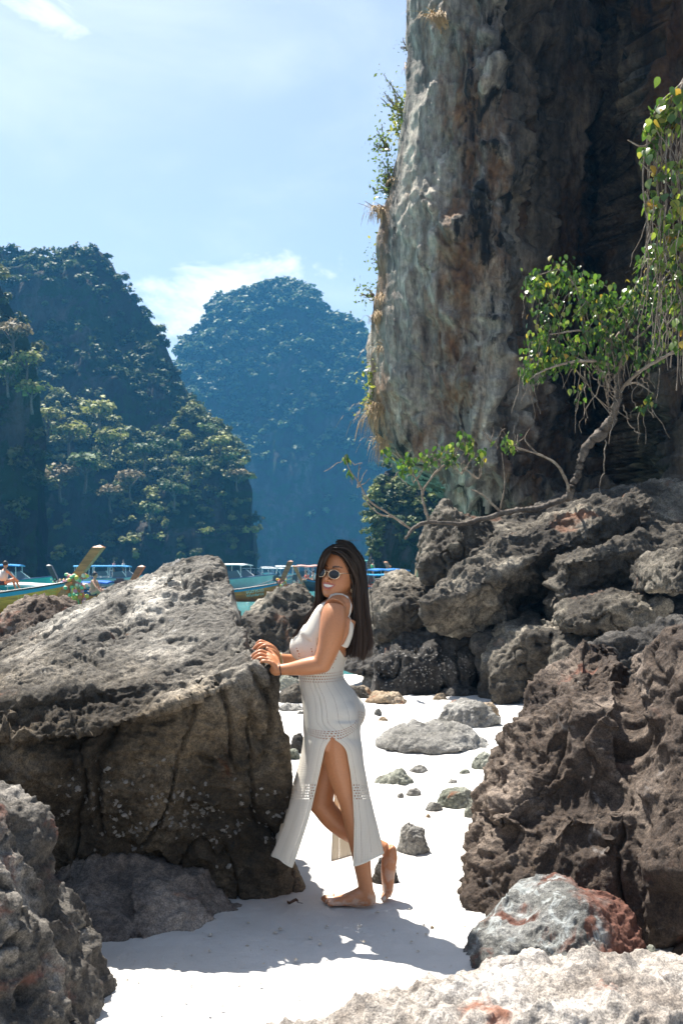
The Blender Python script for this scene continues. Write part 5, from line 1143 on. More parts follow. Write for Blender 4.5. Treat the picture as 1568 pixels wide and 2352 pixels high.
def boats():
    L1, h1 = longtail('golden wooden longtail boat with blue stripe and tall weathered post at the far left', 166, 37, -4, W_GOLD, paint((0.05, 0.30, 0.48)), W_POST, 0.77, 2.03, canopy=paint((0.5, 0.47, 0.42)), cz=1.40, c_range=(-3.6, 1.0), scale=1.28,
             flag=[(0.75, [(0.65, 0.06, 0.06), (0.8, 0.8, 0.8), (0.05, 0.08, 0.35), (0.8, 0.8, 0.8), (0.65, 0.06, 0.06)], 2.15), (1.2, [(0.75, 0.70, 0.15)], 1.95)])
    lettering(L1, h1, '0080', 3.98, 0.76, 0.13, TXT_Y, 8); lettering(L1, h1, '01380', 3.93, 0.64, 0.13, TXT_Y, 8); lettering(L1, h1, 'โชว', 3.2, 0.50, 0.24, TXT_Y, 6)
    garland('big garland of orange, pink and green ribbons on the tall weathered post', L1, 4.6, 1.10, 110, 0.8, 2)
    L2, h2 = longtail('brown longtail boat with low flat white roof and a seated bather aboard', 298, 46, -2, W_BROWN, paint((0.04, 0.14, 0.40)), W_RED, 0.62, 1.9, canopy=paint(WHITE), cz=1.05, c_range=(-1.0, 2.6), seats=True)
    garland('small yellow and green garland at the foot of the red-brown post', L2, 4.65, 1.05, 50, 0.5, 3)
    longtail('longtail boat of which only a dark post shows above the crest of the boulder', 432, 41, -75, W_BROWN, paint(BLUE), W_POST, 0.75, 2.2, None, seats=True)
    LC, hc = longtail('brown longtail boat lettered in pale turquoise moored between boulder and woman', 645, 55, 2, W_BROWN, paint((0.03, 0.24, 0.45)), W_RED, 0.44, 2.2, None, seats=True)
    lettering(LC, hc, 'จันดาราดี', 3.1, 0.50, 0.27, TXT_T, 8); lettering(LC, hc, 'Wandaros', 3.1, 0.30, 0.23, TXT_T, 8)
    garland('yellow and orange garland round the post of the lettered boat', LC, 4.52, 1.15, 80, 0.75, 4)
    longtail('dark navy longtail boat with bright blue cover moored left of the sunglasses', 690, 80, 182, W_DARK, paint((0.05, 0.16, 0.35)), W_POST, 0.5, 2.0, canopy=paint((0.03, 0.30, 0.62)), cz=1.3, c_range=(-3.6, 1.0))
    longtail('longtail boat with salmon roof just right of the dark hair', 880, 82, 6, paint((0.06, 0.22, 0.2)), paint((0.5, 0.08, 0.04)), W_POST, 0.5, 2.0, canopy=paint((0.72, 0.36, 0.28)), cz=2.0, c_range=(-2.6, -0.6))
    longtail('longtail boat with lavender roof and red side cloth behind the jagged ridge', 905, 76, 172, paint((0.5, 0.07, 0.04)), paint((0.05, 0.15, 0.5)), W_POST, 0.5, 2.3, canopy=paint((0.52, 0.45, 0.66)), cz=1.15, c_range=(-2.4, 2.2))
    longtail('longtail boat with pale post and green roof frame behind the jagged ridge', 895, 92, 10, W_DARK, paint((0.1, 0.4, 0.35)), paint((0.6, 0.5, 0.36)), 0.45, 2.9, canopy=paint((0.10, 0.35, 0.30)), cz=2.5, c_range=(-1, 2.6))
    longtail('longtail boat with thick pale post peeping over the jagged ridge', 955, 70, -70, W_BROWN, paint(BLUE), paint((0.55, 0.42, 0.24)), 0.4, 2.2, canopy=paint(BLUE), cz=1.7)
    longtail('longtail boat with slanting orange-edged post beside the pointed rock', 968, 66, -60, W_BROWN, paint(BLUE), paint((0.6, 0.40, 0.2)), 0.8, 2.1)
    l, h = longtail('small longtail boat with left-leaning post beyond the flat white roof', 132, 62, 178, W_DARK, paint((0.1, 0.2, 0.3)), W_DARK, 0.5, 2.0, None)
    garland('small pink and white garland on the left-leaning post', l, 4.5, 1.1, 40, 0.5, 5)
    longtail('longtail boat with deep blue flat roof behind the red-brown post', 312, 54, -6, W_BROWN, paint(BLUE), W_DARK, 0.5, 1.2, canopy=paint((0.02, 0.13, 0.5)), cz=1.05, c_range=(0.6, 3.2))
    speedboat('turquoise speedboat with blue roof at the far left', 20, 75, 4, TEAL, paint((0.03, 0.26, 0.60)), 1.0)
    speedboat('white speedboat with pale blue roof left of the big wooden post', 236, 108, 10, (0.6, 0.7, 0.72), paint((0.10, 0.40, 0.68)), 1.0)
    speedboat('white speedboat with crowded deck and blue roof right of the big wooden post', 276, 100, 0, WHITE, paint((0.06, 0.30, 0.60)), 1.0)
    speedboat('white cabin speedboat seen right behind the crest of the boulder', 545, 88, -20, (0.66, 0.70, 0.70), paint(WHITE), 1.05)
    speedboat('tiny white speedboat in the shade of the far cliff, the left one', 581, 170, -20, WHITE, paint(WHITE), 0.9)
    speedboat('white speedboat in the shade of the far cliff, the middle one', 614, 165, -80, (0.6, 0.65, 0.7), paint(WHITE), 1.0)
    speedboat('white speedboat in the shade of the far cliff, the right one', 642, 150, -30, (0.55, 0.65, 0.68), paint(WHITE), 0.9)
    speedboat('white speedboat half hidden by the post of the lettered boat', 692, 115, 5, WHITE, paint(WHITE), 1.0)
    return L1, L2
L1, L2 = boats()
SKIN_FAR = plain('sunburnt_skin', (0.50, 0.27, 0.17), 0.55)
def far_person(label, u, v_foot, d, pose, face, shirt=None, scale=1.0):
    """a bather seen small: one continuous body grown from tubes"""
    m = MB()
    if pose == 'sit': J = dict(pel=(0, 0, 0), che=(0.05, 0, 0.42), nek=(0.07, 0, 0.52), hed=(0.10, 0, 0.66), kl=(0.42, .12, .12), kr=(0.42, -.12, .16), fl=(0.55, .12, -.30), fr=(0.62, -.12, -.28), el=(0.1, .28, .18), er=(0.30, -.25, .22), hl=(0.36, .26, .06), hr=(0.5, -.24, 0.05))
    else: J = dict(pel=(0, 0, .88), che=(0.0, 0, 1.3), nek=(0, 0, 1.42), hed=(0.02, 0, 1.56), kl=(0.03, .1, .48), kr=(-.03, -.1, .48), fl=(0.0, .11, .04), fr=(-.02, -.11, .04), el=(0.02, .28, 1.1), er=(0.05, -.28, 1.1), hl=(0.18, .27, .9), hr=(0.2, -.26, .95))
    q = {k: np.array(x) for k, x in J.items()}; S = lambda s: q['che'] + (0, s * .17, .06)
    m.tube([q['pel'] - (0, 0, .08), q['pel'] + (0, 0, .08), (q['pel'] + q['che']) / 2, q['che'], q['nek']], [.13, .15, .125, .155, .06], 10); m.tube([q['nek'] - (0, 0, .05), q['hed']], [.055, .05], 8); m.ball(q['hed'] + (0, 0, .03), .105, 10, (1, .85, 1.2))
    for s, k in ((1, 'l'), (-1, 'r')):
        m.tube([q['pel'] + (0, s * .09, -.02), q['k' + k], q['k' + k]], [.085, .06, .055], 8); m.tube([q['k' + k], q['f' + k]], [.058, .038], 8); m.tube([q['f' + k] - (.04, 0, 0), q['f' + k] + (.15, 0, -.03)], [.04, .03], 8)
        m.tube([S(s), q['e' + k]], [.052, .042], 8); m.tube([q['e' + k], q['h' + k]], [.042, .03], 8); m.ball(q['h' + k], .042, 8)
    me = mesh_from('person', m.v, m.f); me = remeshed(me, 0.022); relax(me, 2); me.polygons.foreach_set('use_smooth', np.ones(len(me.polygons), bool)); me.materials.clear()
    o = link('person', me, SKIN_FAR); o['label'] = label; o['category'] = 'person'; o.location = P(u, v_foot, d); o.rotation_euler = (0, 0, R(face)); o.scale = (scale,) * 3
    b = MB(); b.ball(q['hed'] + (-.015, 0, .06), .112, 10, (.95, .9, 1.05)); h = link('hair', mesh_from('hair', b.v, b.f), paint((0.03, 0.022, 0.018), 0.6)); h.parent = o
    b = MB(); b.tube([q['pel'] - (0, 0, .1), q['pel'] + (0, 0, .07)], [.15, .158], 10); h = link('shorts', mesh_from('shorts', b.v, b.f), paint((0.03, 0.03, 0.05), 0.8)); h.parent = o
    if shirt:
        b = MB(); b.tube([q['pel'] + (0, 0, .05), (q['pel'] + q['che']) / 2, q['che'] + (0, 0, .03)], [.165, .145, .175], 10); h = link('shirt', mesh_from('shirt', b.v, b.f), paint(shirt, 0.8)); h.parent = o
far_person('bare-chested bather with sunglasses sitting on the edge of the white-roofed boat', 214, 1362, 44.5, 'sit', -20, None, 1.15)
far_person('person bending over the bench of the golden boat at the left border', 8, 1338, 38, 'sit', 40, (0.6, 0.6, 0.58))
far_person('person in pink shirt on the crowded white speedboat', 262, 1322, 100, 'stand', 0, (0.6, 0.25, 0.3), 0.9)
far_person('person in white shirt on the crowded white speedboat', 284, 1322, 100, 'stand', 180, (0.7, 0.7, 0.7), 0.9)
far_person('person in red shirt on the dark navy boat', 706, 1334, 80, 'sit', 200, (0.6, 0.1, 0.06))
far_person('person in pale shirt on the dark navy boat', 722, 1333, 80, 'sit', 160, (0.7, 0.68, 0.62))
far_person('person standing at the stern of the salmon-roofed boat', 856, 1334, 82, 'stand', 10, (0.05, 0.35, 0.12))

# ---------------------------------------------------------------- the woman
def woman():
    Vc = Vector
    aY = R(15.0); Fd = np.array((-math.cos(aY), math.sin(aY), 0.0)); Sd = np.array((-math.sin(aY), -math.cos(aY), 0.0)); Up = np.array((0, 0, 1.0))
    D0 = 4.5; PX = D0 / F
    pieces = []
    def add(v, f): pieces.append((np.asarray(v, float), f))
    def tube(pts, n=14, k=16):
        """pts: (u, v, d, radius in m)"""
        q = np.array([[*P(u, v, d), r] for u, v, d, r in pts]); q = spline(q, k); v, f = tube_mesh(q[:, :3], q[:, 3], n); add(v, f)
    def ball(u, v, d, r, sq=(1, 1, 1)):
        m = MB(); m.ball(P(u, v, d), r, 14, sq); add(m.v, m.f)
    # ---- torso: rings of front edge, back edge, half width
    T = np.array([(1374, 752, 808, .070, 0), (1384, 738, 814, .118, 0), (1396, 728, 816, .150, 0), (1420, 714, 815, .152, 0), (1450, 702, 811, .148, 0), (1483, 696, 802, .142, 0), (1520, 692, 790, .132, 0), (1553, 690, 784, .126, 0),
                  (1575, 693, 797, .134, 0), (1597, 698, 814, .148, 0), (1635, 701, 825, .166, 0), (1683, 703, 823, .170, 0), (1712, 712, 818, .162, 0)], float)
    rows = spline(T, 60); n = 40; ph = np.arange(n) * 2 * math.pi / n
    def half_depth(uf, ub, B): E = (ub - uf) / 2 * PX; return math.sqrt(max(E * E - (B * math.sin(aY)) ** 2, 1e-4)) / math.cos(aY)
    tv = []
    for v_, uf, ub, B, _ in rows:
        c = P((uf + ub) / 2, v_, D0); A = half_depth(uf, ub, B)
        sq = 1.12
        cs, sn = np.cos(ph), np.sin(ph); e = (np.abs(cs) ** (2 * sq) + np.abs(sn) ** (2 * sq)) ** (-1 / (2 * sq))
        tv.append(c + A * (cs * e)[:, None] * Fd + B * (sn * e)[:, None] * Sd)
    tv = np.concatenate(tv); tf = [tuple(x) for x in grid_faces(60, n, True)] + [tuple(range(n)), tuple(range(59 * n, 60 * n))[::-1]]
    add(tv, tf)
    def C(v_):
        i = int(np.argmin(np.abs(rows[:, 0] - v_))); return P((rows[i, 1] + rows[i, 2]) / 2, v_, D0)
    torso_parts = [0]
    def blob(c, r, ax):
        m = MB(); m.ball((0, 0, 0), 1.0, 18); v = np.array(m.v); M = np.stack([Fd * ax[0] * r, Sd * ax[1] * r, Up * ax[2] * r]); add(v @ M + c, m.f); torso_parts.append(len(pieces) - 1)
    for s in (-1, 1):
        blob(C(1484) + Fd * 0.078 + s * Sd * 0.066, 0.066, (1.0, 1.0, 1.02))                  # bust
        blob(C(1462) + Fd * 0.062 + s * Sd * 0.066, 0.058, (0.95, 1.0, 1.1))
        blob(C(1640) - Fd * 0.052 + s * Sd * 0.068, 0.078, (1, 1, 1.1))                        # seat
    blob(C(1600) + Fd * 0.045, 0.075, (1, 1.3, 1.5))
    # ---- legs
    tube([(778, 1655, 4.415, .086), (778, 1710, 4.41, .084), (784, 1760, 4.41, .074), (796, 1812, 4.415, .058), (806, 1842, 4.42, .053), (817, 1890, 4.43, .0535), (826, 1940, 4.44, .047), (832, 1988, 4.445, .038), (838, 2028, 4.45, .0335), (842, 2056, 4.45, .033)], 18, 40)
    tube([(770, 1655, 4.575, .086), (756, 1740, 4.57, .077), (741, 1808, 4.56, .060), (737, 1842, 4.555, .055)], 18, 24)
    ball(736, 1846, 4.553, .054)
    tube([(737, 1846, 4.555, .053), (764, 1880, 4.56, .052), (800, 1906, 4.57, .052), (836, 1927, 4.575, .043), (866, 1943, 4.575, .034), (886, 1951, 4.57, .031)], 18, 26)
    # ---- standing foot (flat, toes to the left) and raised foot (on its toes)
    def ellring(c, a, b, A, B, n=16): t = np.arange(n) * 2 * math.pi / n; return c + A * np.cos(t)[:, None] * a + B * np.sin(t)[:, None] * b
    def loft(rings):
        n = len(rings[0]); v = np.concatenate(rings); f = [tuple(x) for x in grid_faces(len(rings), n, True)] + [tuple(range(n)), tuple(range((len(rings) - 1) * n, len(rings) * n))[::-1]]; add(v, f)
    dN = 4.452; w_ = np.array((0.22, 1.0, 0)); w_ /= np.linalg.norm(w_)
    rg = []
    for u, top, bw, dd in ((862, 2062, .018, 0), (858, 2050, .028, 0), (850, 2038, .032, 0), (836, 2030, .035, 0), (818, 2042, .037, .004), (800, 2052, .040, .008), (782, 2060, .044, .012), (768, 2065, .046, .014), (757, 2069, .043, .016)):
        z1 = CAM_H + (HV - top) / F * dN; z0 = 0.004 if u < 855 else 0.012; c = P(u, 2000, dN + dd); c[2] = (z1 + z0) / 2
        rg.append(ellring(c, w_, Up, bw, (z1 - z0) / 2 + 0.003))
    loft(rg)
    for i, (u0, u1, dy, r) in enumerate(((760, 742, .050, .0135), (759, 745, .026, .0105), (760, 750, .006, .010), (763, 756, -.013, .0095), (768, 763, -.030, .009))):
        c0 = P(u0 + 8, 2000, dN + .014 + dy); c1 = P((u0 + u1) / 2, 2000, dN + .014 + dy); c2 = P(u1, 2000, dN + .016 + dy); c0[2] = .024; c1[2] = .021; c2[2] = r
        v, f = tube_mesh(spline([c0, c1, c2], 8), [r * 1.05, r, r * 1.02, r * .75], 10); add(v, f); m = MB(); m.ball(c2, r * .85, 8); add(m.v, m.f)
    rg = []
    hw = np.array((-0.25, 1, 0)); hw /= np.linalg.norm(hw)
    for (u, v_, d), A, B, tilt in (((893, 1944, 4.57), .020, .026, 35), ((896, 1953, 4.57), .030, .031, 30), ((894, 1972, 4.567), .037, .033, 8), ((891, 1996, 4.562), .033, .036, 2), ((890, 2020, 4.555), .027, .040, 0), ((890, 2040, 4.548), .023, .043, -8), ((887, 2053, 4.542), .018, .043, -35)):
        t = R(tilt); rg.append(ellring(P(u, v_, d), np.array((math.cos(t), 0, math.sin(t))), hw, A, B))
    loft(rg)
    for i, (dy, r) in enumerate(((-.030, .0125), (-.010, .010), (.008, .0098), (.024, .009), (.038, .0085))):
        a = P(889, 2048, 4.543); b = P(884, 2062, 4.54); c = P(875 + i * 1.2, 2066, 4.535)
        pts = [x + np.array((0, dy, 0)) for x in (a, b, c)]; pts[2][2] = max(pts[2][2], 0.0) * 0 + 0.010; pts[1][2] = 0.022
        v, f = tube_mesh(spline(pts, 8), [r * 1.1, r * 1.05, r, r * .75], 10); add(v, f)
    # ---- neck, shoulders, arms
    tube([(784, 1398, 4.49, .075), (784, 1380, 4.49, .056), (785, 1362, 4.485, .050), (787, 1340, 4.48, .050)], 16, 12)
    tube([(786, 1376, 4.47, .040), (776, 1388, 4.40, .046), (768, 1399, 4.355, .052)], 14, 10)
    tube([(782, 1378, 4.52, .040), (764, 1390, 4.60, .046), (752, 1402, 4.655, .050)], 14, 10)
    tube([(769, 1399, 4.352, .0525), (766, 1418, 4.33, .0565), (763, 1445, 4.315, .0565), (756, 1480, 4.308, .0505), (747, 1508, 4.305, .045), (741, 1523, 4.305, .0415)], 18, 22)
    tube([(790, 1420, 4.41, .055), (782, 1450, 4.40, .055), (775, 1480, 4.40, .045)], 14, 8)
    ball(786, 1394, 4.42, .050); ball(782, 1391, 4.395, .050); ball(790, 1388, 4.45, .052); ball(777, 1402, 4.39, .054); ball(772, 1404, 4.60, .05)
    ball(741, 1525, 4.306, .0405)
    tube([(742, 1525, 4.306, .040), (716, 1529, 4.315, .0405), (692, 1533, 4.325, .036), (666, 1536.5, 4.34, .0285), (644, 1538, 4.354, .0245), (634, 1537, 4.36, .024)], 16, 20)
    tube([(750, 1402, 4.655, .05), (742, 1450, 4.68, .048), (730, 1518, 4.675, .039)], 14, 12); ball(729, 1520, 4.675, .039)
    tube([(728, 1520, 4.675, .038), (700, 1519, 4.63, .036), (672, 1516, 4.57, .028), (645, 1513, 4.525, .024), (636, 1510, 4.52, .023)], 14, 14)
    # ---- hands: metacarpals make the palm, fingers bend at two knuckles
    nails = []
    def finger(kn, pip, tip, r0, wrist, back=.55):
        K, Q, E = P(*kn), P(*pip), P(*tip); W = P(*wrist)
        m = Q + (E - Q) * 0.52 + np.array((0, 0, 0.0035))
        v, f = tube_mesh(spline([K, Q, m, E], 16), [r0 * 1.12, r0 * 1.0, r0 * 1.05, r0 * .95, r0 * .9, r0 * .62], 10); add(v, f)
        mm = MB(); mm.ball(E, r0 * .62, 8); add(mm.v, mm.f)
        v, f = tube_mesh(spline([W, W * .45 + K * .55 + np.array((0, 0, .003)), K], 8), [.015, .0145, .0115], 10); add(v, f)
        d = (E - m) / np.linalg.norm(E - m); nails.append((E - d * r0 * .5 + np.array((0.15, -.25, 1)) * r0 * .62, d, r0))
    wN = (638, 1536, 4.358)
    finger((614, 1501, 4.405), (600, 1495.5, 4.40), (577.5, 1507, 4.395), .0088, (636, 1526, 4.378))
    finger((614, 1508, 4.384), (599, 1503, 4.380), (580, 1514, 4.378), .0092, (637, 1533, 4.367))
    finger((618, 1515, 4.364), (603, 1512, 4.360), (586, 1517, 4.36), .0088, (638, 1539, 4.357))
    finger((624, 1522, 4.347), (611, 1519, 4.343), (597, 1522, 4.345), .0078, (639, 1544, 4.35))
    tube([(638, 1530, 4.37, .016), (634, 1515, 4.405, .014), (626, 1502, 4.425, .0105), (616, 1494, 4.432, .008)], 10, 10)
    tube([(640, 1540, 4.355, .023), (630, 1541, 4.36, .020), (625, 1532, 4.362, .015)], 10, 6)
    finger((622, 1484, 4.455), (609.5, 1482.5, 4.452), (589, 1495.5, 4.45), .0088, (638, 1505, 4.50))
    finger((618, 1481, 4.478), (600.5, 1479, 4.474), (581.5, 1490.5, 4.472), .0092, (638, 1507, 4.515))
    finger((613, 1478, 4.50), (600, 1473, 4.498), (588, 1481, 4.496), .0086, (638, 1509, 4.53))
    finger((611, 1480, 4.522), (601, 1477, 4.522), (592, 1482, 4.52), .0078, (639, 1512, 4.54))
    tube([(636, 1510, 4.49, .016), (630, 1499, 4.455, .013), (620, 1493, 4.44, .0105), (611, 1489, 4.436, .008)], 10, 10)
    # ---- head, modelled in its own frame (x her left, y forward, z up)
    yaw = R(33); roll = R(9)
    hl = np.array((math.cos(yaw), -math.sin(yaw), 0)); hf = np.array((-math.sin(yaw), -math.cos(yaw), 0)); hu = np.array((0, 0, 1.0))
    rl = lambda v: np.array((v[0] * math.cos(roll) + v[2] * math.sin(roll), v[1], v[2] * math.cos(roll) - v[0] * math.sin(roll)))
    HL, HF, HU = rl(hl), rl(hf), rl(hu); HM = np.stack([HL, HF, HU]); HC = P(781.5, 1318, 4.47)
    W = lambda p: np.asarray(p, float) @ HM + HC
    prof = np.array([(.116, -.012, -.020, .008), (.112, .034, -.060, .036), (.098, .064, -.083, .055), (.075, .080, -.096, .067), (.05, .088, -.1, .0725), (.025, .090, -.1, .0735), (.005, .085, -.098, .072), (-.02, .085, -.09, .070), (-.04, .086, -.075, .0675), (-.06, .086, -.05, .0615), (-.08, .084, -.03, .053), (-.095, .083, -.008, .043), (-.107, .078, .012, .030), (-.114, .066, .032, .012)])
    pr = spline(prof[:, :4], 90); nh = 110; th = np.arange(nh) * 2 * math.pi / nh
    def face_r(z, yf, yb, w):
        yc = (yf + yb) / 2; A = (yf - yb) / 2; cs, sn = np.cos(th), np.sin(th)
        x = w * np.sign(sn) * np.abs(sn) ** 0.92; y = yc + A * np.where(cs > 0, np.abs(cs) ** 0.88, -np.abs(cs))
        g = lambda x0, z0, sx, sz: np.exp(-((np.abs(x) - x0) / sx) ** 2 - ((z - z0) / sz) ** 2)
        fr = np.clip(cs * 3, 0, 1)
        dy = -0.010 * g(.030, .002, .016, .012) + 0.004 * g(.028, .024, .02, .008) + 0.006 * g(.042, -.030, .018, .018) + 0.004 * g(0, -.100, .014, .012) - 0.003 * g(0, -.082, .016, .006)
        dy += 0.004 * g(0, -.058, .024, .014) - 0.006 * g(0.0, -.0605, .022, .0045) + 0.003 * g(.036, -.052, .010, .012)
        return np.stack([x, y + dy * fr, np.full_like(x, z)], 1)
    hv = np.concatenate([face_r(*r_) for r_ in pr]); f = [tuple(x) for x in grid_faces(90, nh, True)] + [tuple(range(nh)), tuple(range(89 * nh, 90 * nh))[::-1]]
    add(W(hv), f)
    def hy(x, z):
        """face surface depth at head-frame (x, z)"""
        yf, yb, w = (np.interp(z, prof[::-1, 0], prof[::-1, k]) for k in (1, 2, 3)); c = math.sqrt(max(0, 1 - min(1, abs(x) / w) ** 2.1)); return (yf + yb) / 2 + (yf - yb) / 2 * c ** 0.88
    def htube(pts, rad, k=14, n=10): v, f = tube_mesh(W(spline(pts, k)), rad, n); add(v, f)
    htube([(0, .083, .012), (0, .092, -.006), (0, .1015, -.024), (0, .106, -.034), (0, .098, -.041)], [.0055, .0065, .008, .0105, .0085, .005], 16)
    for s in (-1, 1): m = MB(); m.ball((0, 0, 0), 1, 10); add(W(np.array(m.v) * (.0085, .010, .0075) + (s * .0115, .091, -.036)), m.f)
    mz = lambda x, k: -.0605 + k + 7.5 * x * x
    xs = np.linspace(-.034, .034, 11)
    htube([(x, hy(x, mz(x, .006)) + .0015, mz(x, .0085 * (1 - (x / .035) ** 2) + .0006)) for x in xs], [.0022, .0036, .0042, .0036, .0042, .0036, .0022], 22, 8)
    htube([(x, hy(x, mz(x, -.008)) + .0015, mz(x, -.0115 * (1 - (x / .035) ** 2) - .0002)) for x in xs], [.0022, .0042, .0050, .0042, .0022], 22, 8)
    ear = [(.070, .004, .016), (.078, -.008, .022), (.081, -.020, .014), (.079, -.020, -.006), (.075, -.010, -.026), (.071, .000, -.032)]
    htube(ear, [.004, .0055, .006, .0055, .006, .0055], 18, 8); htube([(.070, .000, .012), (.074, -.010, .008), (.073, -.010, -.012), (.070, -.002, -.024)], [.005, .007, .007, .005], 10, 8)
    # ---- one continuous skin
    V = []; Fc = []
    for v, f in pieces:
        o = len(V); V.extend(v.tolist()); Fc.extend([tuple(int(i) + o for i in q) for q in f])
    bm = bmesh.new(); bv = [bm.verts.new(x) for x in V]
    for q in Fc:
        try: bm.faces.new([bv[i] for i in q])
        except ValueError: pass
    bmesh.ops.recalc_face_normals(bm, faces=bm.faces[:]); me = bpy.data.meshes.new('person'); bm.to_mesh(me); bm.free()
    me = remeshed(me, 0.0030); me.name = 'person'; relax(me, 2, 0.5)
    v = get_v(me); d = (v - HC.astype(np.float32)) @ HM.T.astype(np.float32)                       # head frame
    low = ~((np.abs(d) < (.11, .16, .14)).all(1)) & ~((v[:, 0] < P(640, 1500, 4.4)[0]) & (v[:, 2] > P(0, 1560, 4.4)[2] - .02) & (v[:, 2] < P(0, 1460, 4.4)[2]))
    keep = v.copy(); relax(me, 14, 0.5); v2 = get_v(me); v2[~low] = keep[~low]
    foot = v[:, 2] < 0.10; v2[foot] = keep[foot]; put_v(me, v2); v = v2
    # skin colour: even tan, redder lips, darker brows, white sand dust on the feet
    c = np.tile(np.array((0.47, 0.20, 0.09), np.float32), (len(v), 1)); c *= (1 + 0.06 * fbm(v * 9, 3))[:, None]
    X, Y, Z = d[:, 0], d[:, 1], d[:, 2]; front = Y > .045
    mzv = -.0605 + 7.5 * X * X; q = 1 - (X / .036) ** 2
    lip = front & (np.abs(X) < .036) & (Z < mzv + .0125 * q + .0015) & (Z > mzv - .0158 * q - .0015); c[lip] = (0.40, 0.115, 0.085)
    for s in (-1, 1):
        bx = (X * s - .012) / .040; bz = .0225 + .010 * np.sin(np.clip(bx, 0, 1) * 2.2) - .004 * np.clip(bx, 0, 1)
        c[front & (bx > 0) & (bx < 1) & (np.abs(Z - bz) < .0042 * (1.15 - 0.75 * np.clip(bx, 0, 1)))] = (0.035, 0.02, 0.014)
    ck = np.exp(-((np.abs(X) - .043) / .016) ** 2 - ((Z + .03) / .018) ** 2) * front; c = c * (1 - ck[:, None] * .25) + ck[:, None] * .25 * np.array((0.52, 0.18, 0.11))
    dust = np.clip(sstep(0.10, 0.0, v[:, 2]) * 0.55 + sstep(0.27, 0.05, v[:, 2]) * (v[:, 0] > .19) * 0.45, 0, 1) * sstep(-0.25, 0.35, fbm(v * 30, 3)); c = c * (1 - dust[:, None]) + dust[:, None] * np.array((0.62, 0.55, 0.48))
    set_col(me, c)
    SK = NM('tanned_skin'); SK.set('Base Color', SK.mix(0.35, SK.attr('tint'), SK.ramp(SK.noise(140, 4), [(0.3, (0.75, 0.75, 0.75)), (0.7, (1.15, 1.15, 1.15))]), 'MULTIPLY')).set('Roughness', 0.42)
    SK.b.inputs['Subsurface Weight'].default_value = 0.12; SK.b.inputs['Subsurface Radius'].default_value = (0.6, 0.25, 0.12); SK.b.inputs['Subsurface Scale'].default_value = 0.012
    SK.bump(SK.noise(420, 3, 0.6), 0.12, 0.002)
    me.polygons.foreach_set('use_smooth', np.ones(len(me.polygons), bool)); me.materials.clear()
    body = link('person', me, SK.m); body['label'] = 'smiling barefoot woman in white knitted dress and oval sunglasses leaning on the boulder'; body['category'] = 'person'
    body_bvh = BVHTree.FromPolygons([tuple(x) for x in v.tolist()], [tuple(p.vertices) for p in me.polygons])
    def part(name, vv, ff, mat, smooth=True, par=body, **pr_):
        o = link(name, mesh_from(name, vv, ff, smooth), mat, **pr_); o.parent = par; return o
    # fingernails
    NAIL = plain('pale_nail', (0.72, 0.52, 0.48), 0.25)
    for c_, d_, r_ in nails:
        z = np.array((0.1, -.2, 1.0)); z = z - d_ * (z @ d_); z /= np.linalg.norm(z); x = np.cross(d_, z); k = r_ * .62
        vs = [c_ + x * a * k * .85 + d_ * b * k * 1.6 - z * abs(a) * k * .35 for b in (-1, 0, 1, 1.4) for a in ((-1, 0, 1) if b < 1.2 else (-.55, 0, .55))]
        part('fingernail', vs, [(i * 3 + j, i * 3 + j + 1, i * 3 + j + 4, i * 3 + j + 3) for i in range(3) for j in range(2)], NAIL)
    # teeth
    TE = plain('teeth', (0.66, 0.63, 0.58), 0.2, var=0.03)
    tv = []; tf = []; xs = np.linspace(-.029, .029, 41)
    for x in xs:
        tooth = 0.0010 * abs(math.sin((x / .058 + .5) * math.pi * 8)) ** 0.5; q = 1 - (x / .033) ** 2
        for k in range(4):
            z = mz(x, .0064 * q) + (mz(x, -.0062 * q) - mz(x, .0066 * q)) * k / 3; tv.append((x, hy(x, z) + 0.0026 + tooth - .00025 * k, z))
    for i in range(40):
        for k in range(3): tf.append((i * 4 + k, i * 4 + k + 1, (i + 1) * 4 + k + 1, (i + 1) * 4 + k))
    part('teeth', W(tv), tf, TE)
    # sunglasses
    GOLD = plain('pale_gold', (0.80, 0.62, 0.42), 0.22, 1.0, var=0.05); LENS = plain('dark_lens', (0.018, 0.02, 0.026), 0.05, var=0.02)
    LENS.node_tree.nodes['Principled BSDF'].inputs['Specular IOR Level'].default_value = 0.4
    gm = MB()
    ctr = {}
    for s in (-1, 1):
        cx, cz = s * .0345, -.006; a_, b_ = .0255, .0200; yaw_l = s * 0.16; t = np.linspace(0, 2 * math.pi, 33)
        yl = .104
        ring = np.stack([cx + a_ * np.cos(t), yl - (np.abs(cx + a_ * np.cos(t)) - .03) * 0.22, cz + b_ * np.sin(t)], 1); ctr[s] = ring
        vv, ff = tube_mesh(W(ring), .0018, 6, False); gm.add(vv, ff)
    gm_b, ff = tube_mesh(W(spline([(-.0105, .1075, -.002), (-.005, .1115, .003), (.005, .1115, .003), (.0105, .1075, -.002)], 10)), .0016, 6); gm.add(gm_b, ff)
    for s in (-1, 1):
        vv, ff = tube_mesh(W(spline([(s * .060, .098, .000), (s * .068, .090, .004), (s * .0765, .045, .008), (s * .079, .0, .012)], 14)), .0017, 6); gm.add(vv, ff)
    g = part('sunglasses', gm.v, gm.f, GOLD)
    for s in (-1, 1):
        r_ = ctr[s][:-1]; cen = r_.mean(0) + (0, .0025, 0); lv = [cen] + list(cen + (r_ - cen) * .55 + (0, .001, 0)) + list(r_); m_ = len(r_)
        lf = [(0, 1 + i, 1 + (i + 1) % m_) for i in range(m_)] + [(1 + i, 1 + m_ + i, 1 + m_ + (i + 1) % m_, 1 + (i + 1) % m_) for i in range(m_)]
        part('lens', W(lv), lf, LENS, True, g)
